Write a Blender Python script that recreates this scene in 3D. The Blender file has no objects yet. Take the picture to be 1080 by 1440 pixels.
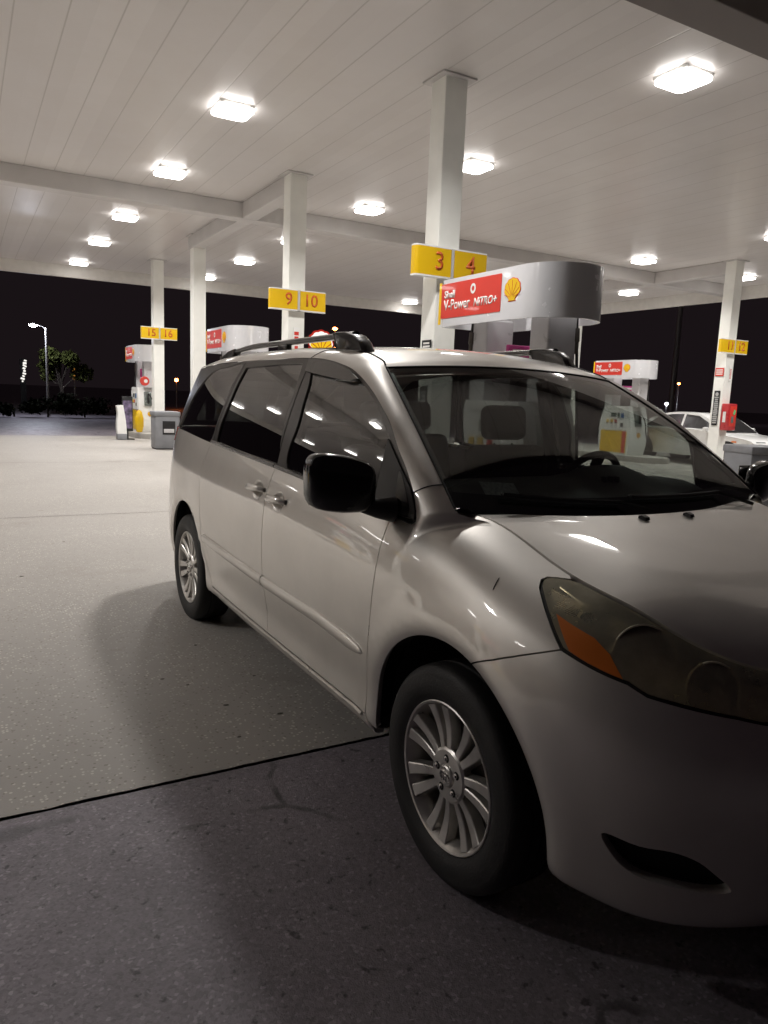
import numpy as np
# ---- smooth tensor surfaces of the van, right half; car axes: x forward (front axle 0), y left, z up
def pchip(xs, ys, x):
    xs = np.asarray(xs, float); ys = np.asarray(ys, float); x = np.asarray(x, float)
    h = np.diff(xs); dl = (ys[1:]-ys[:-1])/(h if ys.ndim == 1 else h[:, None])
    m = np.zeros_like(ys); m[0] = dl[0]; m[-1] = dl[-1]
    a, b = dl[:-1], dl[1:]
    w1 = (2*h[1:]+h[:-1]); w2 = (h[1:]+2*h[:-1])
    if ys.ndim > 1: w1 = w1[:, None]; w2 = w2[:, None]
    with np.errstate(divide='ignore', invalid='ignore'):
        hm = (w1+w2)/(w1/a+w2/b)
    m[1:-1] = np.where(a*b > 0, hm, 0)
    i = np.clip(np.searchsorted(xs, x)-1, 0, len(xs)-2)
    t = np.clip((x-xs[i])/h[i], 0, 1); hh = h[i]
    if ys.ndim > 1: t = t[..., None]; hh = hh[..., None]
    return ((1+2*t)*(1-t)**2)*ys[i]+t*(1-t)**2*hh*m[i]+t*t*(3-2*t)*ys[i+1]+t*t*(t-1)*hh*m[i+1]
def bsp(C, t, s):
    """uniform bicubic B-spline over control grid C, ends interpolated"""
    C = np.concatenate([2*C[:1]-C[1:2], C, 2*C[-1:]-C[-2:-1]], 0)
    C = np.concatenate([2*C[:, :1]-C[:, 1:2], C, 2*C[:, -1:]-C[:, -2:-1]], 1)
    def wts(t, n):
        t = np.clip(t, 0, n-1-1e-9); i = np.floor(t).astype(int); f = t-i
        return i, [(1-f)**3/6, (3*f**3-6*f**2+4)/6, (-3*f**3+3*f**2+3*f+1)/6, f**3/6]
    i, a = wts(np.asarray(t, float), C.shape[0]-2); j, b = wts(np.asarray(s, float), C.shape[1]-2)
    out = 0
    for k in range(4):
        for l in range(4):
            out = out+(a[k]*b[l])[..., None]*C[i+k, j+l]
    return out
PLAN = np.array([(-4.08,0),(-4.075,-.3),(-4.04,-.58),(-3.93,-.78),(-3.75,-.885),(-3.45,-.935),(-3.03,-.957),(-2.5,-.968),(-1.9,-.972),
 (-1.3,-.972),(-.7,-.970),(-.25,-.967),(.05,-.962),(.3,-.952),(.5,-.912),(.67,-.815),(.80,-.645),(.885,-.43),(.93,-.21),(.945,0)],float)
_pd = np.r_[0, np.cumsum(np.linalg.norm(np.diff(PLAN, axis=0), axis=1))]
def _cat(P, d, q):   # natural C2 cubic spline through P over chord d
    n = len(d); A = np.zeros((n, n)); B = np.zeros((n, P.shape[1])); h = np.diff(d)
    A[0, 0] = A[-1, -1] = 1
    for i in range(1, n-1):
        A[i, i-1] = h[i-1]; A[i, i] = 2*(h[i-1]+h[i]); A[i, i+1] = h[i]
        B[i] = 6*((P[i+1]-P[i])/h[i]-(P[i]-P[i-1])/h[i-1])
    M = np.linalg.solve(A, B)
    i = np.clip(np.searchsorted(d, q)-1, 0, n-2); hh = h[i][:, None]; a = (d[i+1]-q)[:, None]; b = (q-d[i])[:, None]
    return (M[i]*a**3+M[i+1]*b**3)/(6*hh)+(P[i]/hh-M[i]*hh/6)*a+(P[i+1]/hh-M[i+1]*hh/6)*b
_q = np.linspace(0, _pd[-1], 4001); _pl = _cat(PLAN, _pd, _q)
_al = np.r_[0, np.cumsum(np.linalg.norm(np.diff(_pl, axis=0), axis=1))]
NU = 61
UL = _al[-1]; DU = UL/(NU-1)
def plan(u):   # arc length -> point, inward normal
    u = np.asarray(u, float)
    p = np.stack([np.interp(u, _al, _pl[:, k]) for k in (0, 1)], -1)
    e = .04
    a = np.stack([np.interp(np.clip(u+e, 0, UL), _al, _pl[:, k]) for k in (0, 1)], -1)
    b = np.stack([np.interp(np.clip(u-e, 0, UL), _al, _pl[:, k]) for k in (0, 1)], -1)
    t = a-b; t /= np.linalg.norm(t, axis=-1, keepdims=True)
    return p, np.stack([-t[..., 1], t[..., 0]], -1)
def ux(x, y=None):   # arc length of the plan point nearest x (right side) or (x, y)
    if y is None: d = np.abs(_pl[:, 0]-x)+10*(_pl[:, 1] > -.75)*(abs(x) < 3.9)
    else: d = (_pl[:, 0]-x)**2+(_pl[:, 1]-y)**2
    return _al[d.argmin()]
# key sections: (u anchor, d rows, z rows) bottom .. belt / hood edge
KEYS = [
 ((-4.08,0),  (.12,.05,.03,.01,.0,.005,.02,.03,.04,.05,.065), (.30,.30,.36,.44,.54,.64,.76,.88,1.0,1.10,1.22)),
 ((-3.93,-.78),(.12,.05,.03,.01,.0,.003,.012,.02,.035,.05,.07), (.30,.30,.36,.44,.54,.64,.76,.88,1.01,1.12,1.24)),
 (-3.45,      (.12,.045,.03,.012,.004,.0,.0,.006,.018,.040,.070), (.29,.29,.34,.42,.52,.63,.76,.90,1.03,1.14,1.235)),
 (-2.9,       (.12,.045,.03,.018,.008,.002,.0,.003,.013,.036,.068), (.29,.29,.34,.42,.52,.63,.76,.90,1.02,1.12,1.213)),
 (-2.2,       (.11,.048,.026,.040,.022,.006,.0,.002,.012,.036,.068), (.275,.275,.325,.42,.52,.63,.76,.89,1.00,1.10,1.182)),
 (-1.5,       (.11,.048,.026,.040,.022,.006,.0,.002,.012,.036,.068), (.275,.275,.325,.42,.52,.63,.76,.88,.99,1.08,1.155)),
 (-.75,       (.11,.048,.026,.038,.020,.006,.0,.003,.014,.038,.070), (.275,.275,.325,.42,.52,.63,.75,.86,.96,1.045,1.115)),
 (-.46,       (.11,.048,.028,.034,.020,.006,.0,.004,.020,.050,.085), (.275,.275,.325,.42,.52,.63,.75,.86,.96,1.04,1.10)),
 (-.34,       (.11,.049,.029,.032,.019,.006,.0,.006,.025,.072,.17), (.28,.28,.33,.425,.525,.635,.755,.885,1.005,1.095,1.148)),
 (-.22,       (.11,.050,.030,.030,.018,.006,.0,.009,.033,.100,.288), (.28,.28,.335,.43,.53,.64,.76,.895,1.015,1.105,1.152)),
 (0.05,       (.11,.050,.030,.028,.016,.004,.0,.016,.058,.145,.262), (.285,.285,.34,.43,.53,.64,.76,.89,.985,1.052,1.080)),
 ((.3,-.952), (.12,.055,.032,.022,.012,.004,.0,.014,.055,.140,.235), (.26,.265,.33,.42,.52,.63,.73,.83,.915,.978,1.018)),
 ((.5,-.912), (.13,.06,.036,.026,.012,.002,.0,.014,.052,.135,.235), (.235,.235,.305,.395,.49,.595,.69,.785,.872,.945,1.000)),
 ((.67,-.815), (.14,.065,.04,.03,.014,.002,.0,.014,.05,.125,.220), (.21,.205,.28,.37,.46,.56,.655,.75,.835,.910,.968)),
 ((.82,-.60), (.15,.075,.045,.034,.016,.002,.0,.012,.045,.10,.165), (.205,.195,.27,.36,.45,.54,.625,.705,.77,.825,.868)),
 ((.945,0),   (.15,.075,.048,.037,.018,.002,.0,.02,.04,.06,.10), (.205,.195,.265,.355,.445,.53,.605,.67,.725,.78,.828)),
]
def _net():
    ku = [ux(*k[0]) if isinstance(k[0], tuple) else ux(k[0]) for k in KEYS]
    D = np.array([k[1] for k in KEYS], float); Z = np.array([k[2] for k in KEYS], float)
    u = np.linspace(0, UL, NU)
    d = pchip(ku, D, u); z = pchip(ku, Z, u)
    for _ in range(3):
        for a in (d, z): a[1:-1] = .25*a[:-2]+.5*a[1:-1]+.25*a[2:]
    p, n = plan(u)
    C = np.empty((NU, D.shape[1], 3))
    C[..., :2] = p[:, None]+n[:, None]*d[..., None]; C[..., 2] = z
    return C
LOWC = _net()
NV = LOWC.shape[1]
WF, WR, WZ = 0.0, -3.03, .35
def sst(a, b, x):
    t = np.clip((x-a)/(b-a), 0, 1); return t*t*(3-2*t)
def low(u, v):   # u in metres along the plan, v in 0..1
    P = bsp(LOWC, np.asarray(u)/DU, np.asarray(v)*(NV-1))
    # wheel arch lips
    for xc, ra in ((WF, .430), (WR, .430)):
        r = np.hypot(P[..., 0]-xc, P[..., 2]-WZ)
        side = sst(-.80, -.88, P[..., 1])
        k = (.010*sst(.60, .475, r)-.013*np.clip((ra+.048-r)/.048, 0, 1.3)**2)*side
        P[..., 1] -= k
    return P
def gd(h): return .20*h+.25*h*h
KU = [ # upper body: anchor, belt d, belt z, top z, top d
 ((-4.08,0), .065, 1.22, 1.66, .42), ((-3.93,-.78), .07, 1.24, 1.655, .32), (-3.45, .07, 1.235, 1.655, .21), (-2.9, .068, 1.213, 1.675, None), (-2.2, .068, 1.182, 1.68, None),
 (-1.5, .068, 1.155, 1.675, None), (-.75, .07, 1.115, 1.66, None), (-.46, .078, 1.10, 1.65, None), (-.1, .085, 1.09, 1.64, None), (.3, .09, 1.08, 1.62, None)]
def _net2():
    ku = [ux(*k[0]) if isinstance(k[0], tuple) else ux(k[0]) for k in KU]
    u = np.arange(0, 45)*DU
    vals = []
    for k in KU:
        td = k[4] if k[4] is not None else k[1]+gd(k[3]-k[2])
        vals.append((k[1], k[2], k[3], td))
    q = pchip(ku, np.array(vals, float), u)
    p, n = plan(u); w = np.linspace(0, 1, 7)
    C = np.empty((len(u), 7, 3))
    for j, t in enumerate(w):
        z = q[:, 1]+t*(q[:, 2]-q[:, 1]); h = z-q[:, 1]; H = q[:, 2]-q[:, 1]
        d = q[:, 0]+(q[:, 3]-q[:, 0])*gd(h)/gd(H)
        C[:, j, :2] = p+n*d[:, None]; C[:, j, 2] = z
    return C
UPC = _net2()
def upp(u, w): return bsp(UPC, np.asarray(u)/DU, np.asarray(w)*6)
UPU = 44*DU

def body(u, v):
    u, v = np.broadcast_arrays(np.asarray(u, float), np.asarray(v, float))
    up = v > 1
    return np.where(up[..., None], upp(np.minimum(u, UPU-1e-6), np.clip(v-1, 0, 1)), low(u, np.clip(v, 0, 1)))

BK = {"front_glass":[[3.2752,1.9627],[3.4437,1.9515],[3.592,1.9166],[3.7256,1.8669],[3.8199,1.8122],[3.9497,1.7143],[4.0518,1.6133],[4.1732,1.4623],[4.1943,1.4261],[4.2021,1.3138],[4.1997,1.243],[4.2155,1.1161],[4.2184,1.0119],[4.0156,1.0133],[3.5929,1.0002],[3.3756,1.0174],[3.3426,1.097],[3.3598,1.3805],[3.342,1.6348],[3.3126,1.8336]],"visor":[[3.2845,1.8593],[3.2662,1.9713],[3.4391,1.9607],[3.5866,1.9275],[3.7207,1.8772],[3.8232,1.8174],[3.7688,1.799],[3.6987,1.7968],[3.6052,1.8108],[3.4644,1.829]],"sail":[[4.1833,1.4458],[4.3032,1.3045],[4.409,1.1822],[4.4671,1.0614],[4.4733,1.0111],[4.4382,0.9086],[4.4116,0.9141],[4.295,0.9626],[4.2056,0.9889],[4.1934,1.2324]],"sail_glass":[[4.3188,1.2746],[4.3857,1.1756],[4.4297,1.082],[4.4385,1.0278],[4.423,1.0062],[4.327,0.9572],[4.3272,1.049],[4.322,1.1741]],"slide_glass":[[2.3737,1.9185],[2.8141,1.9479],[3.1647,1.9472],[3.2014,1.7084],[3.2011,1.5005],[3.22,1.2479],[3.2604,1.0278],[3.1385,1.0264],[2.7436,1.0224],[2.2576,1.0185],[2.2691,1.2614],[2.3087,1.5051],[2.3356,1.7274]],"quarter_glass":[[1.7513,1.9097],[2.0555,1.953],[2.2914,1.9628],[2.2619,1.7739],[2.2286,1.5139],[2.1814,1.2139],[2.134,0.9957],[1.8151,0.9908],[1.2164,0.994],[1.3173,1.2094],[1.4147,1.4993],[1.5608,1.7594]],"C1":[[4.434,1.1485],[4.403,1.2051],[4.3377,1.3045],[4.2527,1.4125],[4.182,1.5171],[4.0731,1.6347],[3.9621,1.7346],[3.8351,1.8281],[3.71,1.8998],[3.5775,1.946],[3.4291,1.9803],[3.2484,1.9996]],"bumper_seam":[[4.9246,0.6123],[5.0174,0.6621],[5.0774,0.7],[5.1335,0.7387],[5.2058,0.7898]],"headlight_rear":[[5.0811,0.9848],[5.0406,0.965],[5.0136,0.9459],[5.0086,0.9276],[5.028,0.9034],[5.0789,0.8713],[5.1253,0.8419],[5.168,0.8144],[5.2063,0.7901],[5.2301,0.7882],[5.2929,0.7861],[5.3503,0.7861],[5.404,0.7888],[5.4577,0.7775]],"headlight_low":[[5.5893,0.7878],[5.687,0.796],[5.7615,0.7951]],"vent":[[5.3785,0.373],[5.4648,0.3782],[5.5441,0.3865],[5.6198,0.3685],[5.6749,0.3254],[5.715,0.2799],[5.6838,0.2725],[5.6129,0.2729],[5.5426,0.2778],[5.4865,0.2816],[5.4433,0.295],[5.4057,0.3262]],"strip":[[2.2025,0.5063],[2.762,0.4981],[3.2444,0.4948],[3.5956,0.4917],[3.908,0.493],[4.1429,0.4768],[4.2353,0.4647],[4.274,0.4559],[4.2464,0.4418],[4.1089,0.4432],[3.9011,0.457],[3.5876,0.4599],[3.1964,0.4522],[2.6036,0.4698],[2.2129,0.4875]],"amber":[[5.1278,0.868],[5.2038,0.8658],[5.2824,0.8639],[5.3437,0.8427],[5.4036,0.7912],[5.3496,0.7884],[5.292,0.7884],[5.2284,0.7919]],"ribs":[[5.051,0.9256],[5.0778,0.9406],[5.1838,0.9318],[5.194,0.888],[5.1253,0.8776]],"lens_rings":[[5.2332,0.9158],[5.4245,0.9123],[5.4842,0.8322]],"handles":[[3.1168,0.8482],[3.3936,0.8396]],"slide_rear":[[1.8791,0.9303],[2.0331,0.8397],[2.0739,0.7414],[2.2025,0.4928],[2.227,0.4096],[2.2285,0.4006],[2.3296,0.2196]],"scratch":[[4.9132,0.8151],[4.9012,0.8559]],"hood_gap":[[4.891,0.989],[4.9878,0.9915]]}
import bpy, bmesh, math, random
from mathutils import Vector, Matrix, Euler
from mathutils.geometry import delaunay_2d_cdt
random.seed(7); rng = np.random.default_rng(5)
S = bpy.context.scene
COL = S.collection
R_ = math.radians
# ------------------------------------------------------------------ materials
def nm(name):
    m = bpy.data.materials.new(name); m.use_nodes = True
    nt = m.node_tree; nt.nodes.clear()
    out = nt.nodes.new('ShaderNodeOutputMaterial')
    return m, nt, out
def N(nt, typ, **kw):
    n = nt.nodes.new(typ)
    for k, v in kw.items():
        if k in n.inputs: n.inputs[k].default_value = v
        else: setattr(n, k, v)
    return n
def L(nt, a, ao, b, bi): nt.links.new(a.outputs[ao], b.inputs[bi])
def pbr(name, col, rough=.5, metal=0., coat=0., coatr=.03, var=.08, vscale=6., bump=0., bscale=60., spec=.5, rvar=.06):
    m, nt, out = nm(name)
    b = N(nt, 'ShaderNodeBsdfPrincipled'); L(nt, b, 0, out, 0)
    b.inputs['Metallic'].default_value = metal
    b.inputs['Coat Weight'].default_value = coat; b.inputs['Coat Roughness'].default_value = coatr
    b.inputs['Specular IOR Level'].default_value = spec
    tc = N(nt, 'ShaderNodeTexCoord')
    n = N(nt, 'ShaderNodeTexNoise', Scale=vscale, Detail=5.); L(nt, tc, 'Object', n, 'Vector')
    r = N(nt, 'ShaderNodeValToRGB'); L(nt, n, 0, r, 0)
    c = np.array(col, float)
    r.color_ramp.elements[0].position = .3; r.color_ramp.elements[1].position = .7
    r.color_ramp.elements[0].color = (*np.clip(c*(1-var), 0, 1), 1); r.color_ramp.elements[1].color = (*np.clip(c*(1+var), 0, 1), 1)
    L(nt, r, 0, b, 'Base Color')
    mr = N(nt, 'ShaderNodeMapRange'); L(nt, n, 0, mr, 0)
    mr.inputs[1].default_value = .3; mr.inputs[2].default_value = .7
    mr.inputs[3].default_value = max(.02, rough-rvar); mr.inputs[4].default_value = min(1, rough+rvar); L(nt, mr, 0, b, 'Roughness')
    if bump:
        n2 = N(nt, 'ShaderNodeTexNoise', Scale=bscale, Detail=4.); L(nt, tc, 'Object', n2, 'Vector')
        bp = N(nt, 'ShaderNodeBump', Strength=bump, Distance=.01); L(nt, n2, 0, bp, 'Height'); L(nt, bp, 0, b, 'Normal')
    return m
def emis(name, col, s):
    m, nt, out = nm(name); e = N(nt, 'ShaderNodeEmission', Color=(*col, 1), Strength=s); L(nt, e, 0, out, 0); return m
def schlick(nt, f0):
    lw = N(nt, 'ShaderNodeLayerWeight'); lw.inputs['Blend'].default_value = .5
    p = N(nt, 'ShaderNodeMath', operation='POWER'); L(nt, lw, 1, p, 0); p.inputs[1].default_value = 4.2
    m = N(nt, 'ShaderNodeMath', operation='MULTIPLY_ADD'); L(nt, p, 0, m, 0); m.inputs[1].default_value = 1-f0; m.inputs[2].default_value = f0
    return m
def glassmat(name, tint, f0=.08, rough=.015, refl=1.):
    m, nt, out = nm(name)
    t = N(nt, 'ShaderNodeBsdfTransparent', Color=(*tint, 1)); g = N(nt, 'ShaderNodeBsdfGlossy', Roughness=rough); g.inputs['Color'].default_value = (refl, refl, refl, 1)
    mx = N(nt, 'ShaderNodeMixShader'); L(nt, schlick(nt, f0), 0, mx, 0); L(nt, t, 0, mx, 1); L(nt, g, 0, mx, 2); L(nt, mx, 0, out, 0)
    return m
def paint(name, col):
    m, nt, out = nm(name)
    b = N(nt, 'ShaderNodeBsdfPrincipled'); L(nt, b, 0, out, 0)
    tc = N(nt, 'ShaderNodeTexCoord')
    n = N(nt, 'ShaderNodeTexNoise', Scale=2.2, Detail=7., Roughness=.62); L(nt, tc, 'Object', n, 'Vector')
    r = N(nt, 'ShaderNodeValToRGB'); L(nt, n, 0, r, 0)
    c = np.array(col)
    r.color_ramp.elements[0].position = .35; r.color_ramp.elements[1].position = .68
    r.color_ramp.elements[0].color = (*(c*.94), 1); r.color_ramp.elements[1].color = (*(c*1.04), 1); L(nt, r, 0, b, 'Base Color')
    b.inputs['Metallic'].default_value = .68
    fl = N(nt, 'ShaderNodeTexNoise', Scale=900., Detail=2.); L(nt, tc, 'Object', fl, 'Vector')
    mr = N(nt, 'ShaderNodeMapRange'); L(nt, fl, 0, mr, 0); mr.inputs[3].default_value = .38; mr.inputs[4].default_value = .50; L(nt, mr, 0, b, 'Roughness')
    b.inputs['Coat Weight'].default_value = 1.; b.inputs['Coat IOR'].default_value = 1.6
    # a film of dust and old wash marks on the clear coat
    d = N(nt, 'ShaderNodeTexNoise', Scale=5., Detail=8., Roughness=.7); L(nt, tc, 'Object', d, 'Vector')
    m2 = N(nt, 'ShaderNodeMapRange'); L(nt, d, 0, m2, 0); m2.inputs[1].default_value = .35; m2.inputs[2].default_value = .75; m2.inputs[3].default_value = .012; m2.inputs[4].default_value = .045; L(nt, m2, 0, b, 'Coat Roughness')
    op = N(nt, 'ShaderNodeTexNoise', Scale=3.5, Detail=2.); L(nt, tc, 'Object', op, 'Vector')
    bp = N(nt, 'ShaderNodeBump', Strength=.025, Distance=.02); L(nt, op, 0, bp, 'Height'); L(nt, bp, 0, b, 'Coat Normal')
    return m
M = {}
M['paint'] = paint('silver_paint', (.74, .71, .665))
M['suv_paint'] = pbr('white_paint', (.72, .72, .70), .35, .1, .8)
M['gap'] = pbr('dark_rubber', (.012, .011, .011), .7)
M['trim'] = pbr('black_gloss_trim', (.022, .021, .021), .22, coat=.4)
M['pillar'] = pbr('satin_black_trim', (.10, .095, .09), .33, .5)
M['mirror'] = pbr('black_mirror_shell', (.010, .010, .010), .16, coat=.7, coatr=.05)
M['plastic'] = pbr('grey_black_plastic', (.03, .029, .028), .5, bump=.1, bscale=400)
M['visor'] = glassmat('smoked_acrylic', (.10, .095, .09), .10, .04)
M['tyre'] = pbr('tyre_rubber', (.011, .0105, .0105), .62, bump=.15, bscale=120)
M['alloy'] = pbr('alloy', (.62, .60, .57), .33, .85, var=.14, vscale=14)
M['darkmetal'] = pbr('dark_metal', (.10, .085, .075), .55, .6, var=.4, vscale=9)
M['chrome'] = pbr('chrome', (.78, .77, .75), .12, 1.)
M['glass'] = glassmat('tinted_glass', (.42, .44, .42), .13)
M['privacy'] = glassmat('privacy_glass', (.16, .165, .16), .14)
M['screen'] = glassmat('windscreen_glass', (.66, .71, .685), .075)
M['seat'] = pbr('seat_cloth', (.013, .012, .012), .9, bump=.2, bscale=200)
M['dash'] = pbr('dash_vinyl', (.10, .10, .095), .6, bump=.2, bscale=300)
def hazy(name, tint, diff, amt):  # sun-yellowed polycarbonate
    m, nt, out = nm(name)
    t = N(nt, 'ShaderNodeBsdfTransparent', Color=(*tint, 1)); d = N(nt, 'ShaderNodeBsdfDiffuse', Color=(*diff, 1)); tl = N(nt, 'ShaderNodeBsdfTranslucent', Color=(*diff, 1))
    a = N(nt, 'ShaderNodeMixShader', Fac=.15); L(nt, d, 0, a, 1); L(nt, tl, 0, a, 2)
    tc = N(nt, 'ShaderNodeTexCoord'); n = N(nt, 'ShaderNodeTexNoise', Scale=7., Detail=6., Roughness=.65); L(nt, tc, 'Object', n, 'Vector')
    mr = N(nt, 'ShaderNodeMapRange'); L(nt, n, 0, mr, 0); mr.inputs[1].default_value = .3; mr.inputs[2].default_value = .75; mr.inputs[3].default_value = amt*.7; mr.inputs[4].default_value = amt*1.3
    mx = N(nt, 'ShaderNodeMixShader'); L(nt, mr, 0, mx, 0); L(nt, t, 0, mx, 1); gl = N(nt, 'ShaderNodeBsdfGlossy', Roughness=.42); gl.inputs['Color'].default_value = (*diff, 1); a2 = N(nt, 'ShaderNodeMixShader', Fac=.38); L(nt, a, 0, a2, 1); L(nt, gl, 0, a2, 2); L(nt, a2, 0, mx, 2)
    g = N(nt, 'ShaderNodeBsdfGlossy', Roughness=.10); f = schlick(nt, .05); m2 = N(nt, 'ShaderNodeMixShader'); L(nt, f, 0, m2, 0); L(nt, mx, 0, m2, 1); L(nt, g, 0, m2, 2); L(nt, m2, 0, out, 0)
    return m
M['lens'] = hazy('yellowed_lens', (.90, .85, .68), (.94, .88, .68), .30)
M['lampshell'] = pbr('lamp_reflector', (.86, .80, .60), .45, .1, var=.2)
M['lampbowl'] = pbr('lamp_bowl', (.022, .019, .012), .25, .7, var=.2)
M['amber'] = pbr('amber_reflector', (.75, .20, .03), .35, .0, coat=.6)
M['redlens'] = pbr('red_lens', (.45, .02, .025), .2, coat=.8)
M['rail'] = pbr('grey_rail', (.07, .066, .064), .3, .4, coat=.5)
M['white'] = pbr('white_sheet', (.86, .86, .84), .35, coat=.2, var=.03)
M['column'] = pbr('column_paint', (.84, .84, .79), .38, var=.05, vscale=3, bump=.03)
M['ceil'] = None
M['beam'] = pbr('beam_paint', (.58, .56, .55), .5, var=.06, vscale=2)
M['fascia'] = pbr('fascia_sheet', (.66, .64, .60), .45, var=.05)
M['yellow'] = pbr('yellow_vinyl', (.80, .50, .008), .35, coat=.3, var=.03)
M['red'] = pbr('red_vinyl', (.62, .045, .03), .35, coat=.3, var=.04)
M['orange'] = pbr('orange_digit', (.62, .12, .015), .4, var=.03)
M['greymetal'] = pbr('grey_panel', (.60, .59, .60), .32, .1, var=.05)
M['bin'] = pbr('grey_bin', (.23, .235, .25), .5, var=.1)
M['black'] = pbr('black_sheet', (.012, .012, .013), .4)
M['blue'] = pbr('blue_panel', (.10, .20, .42), .4)
M['pink'] = pbr('magenta_strip', (.55, .05, .25), .4)
M['display'] = pbr('grey_display', (.14, .16, .15), .2, coat=.5)
M['cabinetred'] = pbr('red_cabinet', (.45, .03, .035), .3, coat=.4)
M['green'] = pbr('green_tag', (.12, .5, .2), .5)
M['kerb'] = pbr('island_concrete', (.38, .36, .33), .8, bump=.3, bscale=50)
M['lamp'] = emis('canopy_lens', (1., .96, .92), 14.)
M['streetlamp'] = emis('street_lens', (.82, .86, 1.), 900.)
M['orangelamp'] = emis('sodium_lens', (1., .22, .04), 60.)
M['bark'] = pbr('bark', (.03, .022, .016), .9, bump=.5, bscale=20)
M['leaf'] = pbr('leaf', (.045, .052, .014), .8, spec=.08, var=.4, vscale=3)
M['darkleaf'] = pbr('dark_leaf', (.008, .009, .005), .9, spec=.04, var=.4, vscale=2)
M['pole'] = pbr('galvanised_pole', (.30, .29, .28), .5, .5)
M['paper'] = pbr('pale_sticker', (.45, .47, .45), .6, var=.3, vscale=90)
# ------------------------------------------------------------------ mesh helpers
def link(o, parent=None, mat=None):
    COL.objects.link(o)
    if parent: o.parent = parent
    if mat: o.data.materials.append(M[mat] if isinstance(mat, str) else mat)
    return o
def mesh(name, verts, faces, mat=None, parent=None, smooth=False, normals=None, sharp=None):
    me = bpy.data.meshes.new(name); me.from_pydata([tuple(map(float, v)) for v in verts], [], [tuple(map(int, f)) for f in faces])
    if smooth: me.polygons.foreach_set('use_smooth', [True]*len(me.polygons))
    me.update()
    if sharp is not None: me.set_sharp_from_angle(angle=R_(sharp))
    if normals is not None: me.normals_split_custom_set_from_vertices([tuple(map(float, n)) for n in normals])
    return link(bpy.data.objects.new(name, me), parent, mat)
class MB:
    """collects shapes into one mesh"""
    def __init__(s): s.v = []; s.f = []
    def add(s, v, f):
        o = len(s.v); s.v += [tuple(map(float, q)) for q in v]; s.f += [tuple(int(i)+o for i in q) for q in f]; return s
    def box(s, c, d, bev=0., rot=None, seg=2):
        bm = bmesh.new(); bmesh.ops.create_cube(bm, size=1.)
        for v in bm.verts: v.co = Vector((v.co.x*d[0], v.co.y*d[1], v.co.z*d[2]))
        if bev: bmesh.ops.bevel(bm, geom=bm.edges[:], offset=bev, segments=seg, affect='EDGES', profile=.5)
        if rot is not None: bmesh.ops.transform(bm, matrix=Euler(rot).to_matrix().to_4x4(), verts=bm.verts)
        bm.verts.index_update()
        s.add([v.co+Vector(c) for v in bm.verts], [[v.index for v in f.verts] for f in bm.faces]); bm.free(); return s
    def tube(s, pts, r, n=10, cap=True):
        P = [Vector(p) for p in pts]; k = len(P); r = r if hasattr(r, '__len__') else [r]*k
        up = None; rings = []
        for i in range(k):
            t = (P[min(i+1, k-1)]-P[max(i-1, 0)]).normalized()
            if up is None: up = t.orthogonal().normalized()
            up = (up-t*up.dot(t)).normalized(); w = t.cross(up)
            rings.append([P[i]+(up*math.cos(a)+w*math.sin(a))*r[i] for a in [2*math.pi*j/n for j in range(n)]])
        f = [(i*n+j, i*n+(j+1) % n, (i+1)*n+(j+1) % n, (i+1)*n+j) for i in range(k-1) for j in range(n)]
        if cap: f += [tuple(range(n))[::-1], tuple(range((k-1)*n, k*n))]
        s.add([p for q in rings for p in q], f); return s
    def lathe(s, prof, n=48, axis='Y', c=(0, 0, 0)):
        """prof: (r, h); revolved about axis"""
        v = []; k = len(prof)
        for j in range(n):
            a = 2*math.pi*j/n; ca, sa = math.cos(a), math.sin(a)
            for r, h in prof:
                v.append({'Y': (r*ca, h, r*sa), 'Z': (r*ca, r*sa, h), 'X': (h, r*ca, r*sa)}[axis])
        f = [(j*k+i, j*k+i+1, ((j+1) % n)*k+i+1, ((j+1) % n)*k+i) for j in range(n) for i in range(k-1)]
        s.add([(a+c[0], b+c[1], d+c[2]) for a, b, d in v], f); return s
    def prism(s, poly, z0, z1, ax=None, org=(0, 0, 0)):
        """poly in 2D; ax=(e1,e2,e3)"""
        e1, e2, e3 = [Vector(a) for a in (ax or ((1, 0, 0), (0, 1, 0), (0, 0, 1)))]; n = len(poly); o = Vector(org)
        v = [o+e1*a+e2*b+e3*z0 for a, b in poly]+[o+e1*a+e2*b+e3*z1 for a, b in poly]
        s.add(v, [tuple(range(n))[::-1], tuple(range(n, 2*n))]+[(i, (i+1) % n, n+(i+1) % n, n+i) for i in range(n)]); return s
    def grid(s, P, flip=False):
        a, b = len(P), len(P[0])
        f = [((i*b+j), ((i+1)*b+j), ((i+1)*b+j+1), (i*b+j+1)) for i in range(a-1) for j in range(b-1)]
        if flip: f = [q[::-1] for q in f]
        s.add([p for r in P for p in r], f); return s
    def mirror(s):
        n = len(s.v); s.v += [(a, -b, c) for a, b, c in s.v]; s.f += [tuple(i+n for i in q[::-1]) for q in s.f]; return s
    def out(s, name, mat, parent=None, smooth=35):
        me = bpy.data.meshes.new(name); me.from_pydata(s.v, [], s.f)
        bm = bmesh.new(); bm.from_mesh(me); bmesh.ops.recalc_face_normals(bm, faces=bm.faces[:]); bm.to_mesh(me); bm.free()
        if smooth:
            me.polygons.foreach_set('use_smooth', [True]*len(me.polygons)); me.set_sharp_from_angle(angle=R_(smooth))
        me.update()
        return link(bpy.data.objects.new(name, me), parent, mat)
def tag(o, label=None, cat=None, group=None, kind=None):
    if label: o['label'] = label
    if cat: o['category'] = cat
    if group: o['group'] = group
    if kind: o['kind'] = kind
    return o
def thing(name, label, cat, loc=(0, 0, 0), rz=0., group=None):
    o = bpy.data.objects.new(name, None); COL.objects.link(o); o.location = loc; o.rotation_euler = (0, 0, rz); o.empty_display_size = .2
    return tag(o, label, cat, group)
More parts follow.
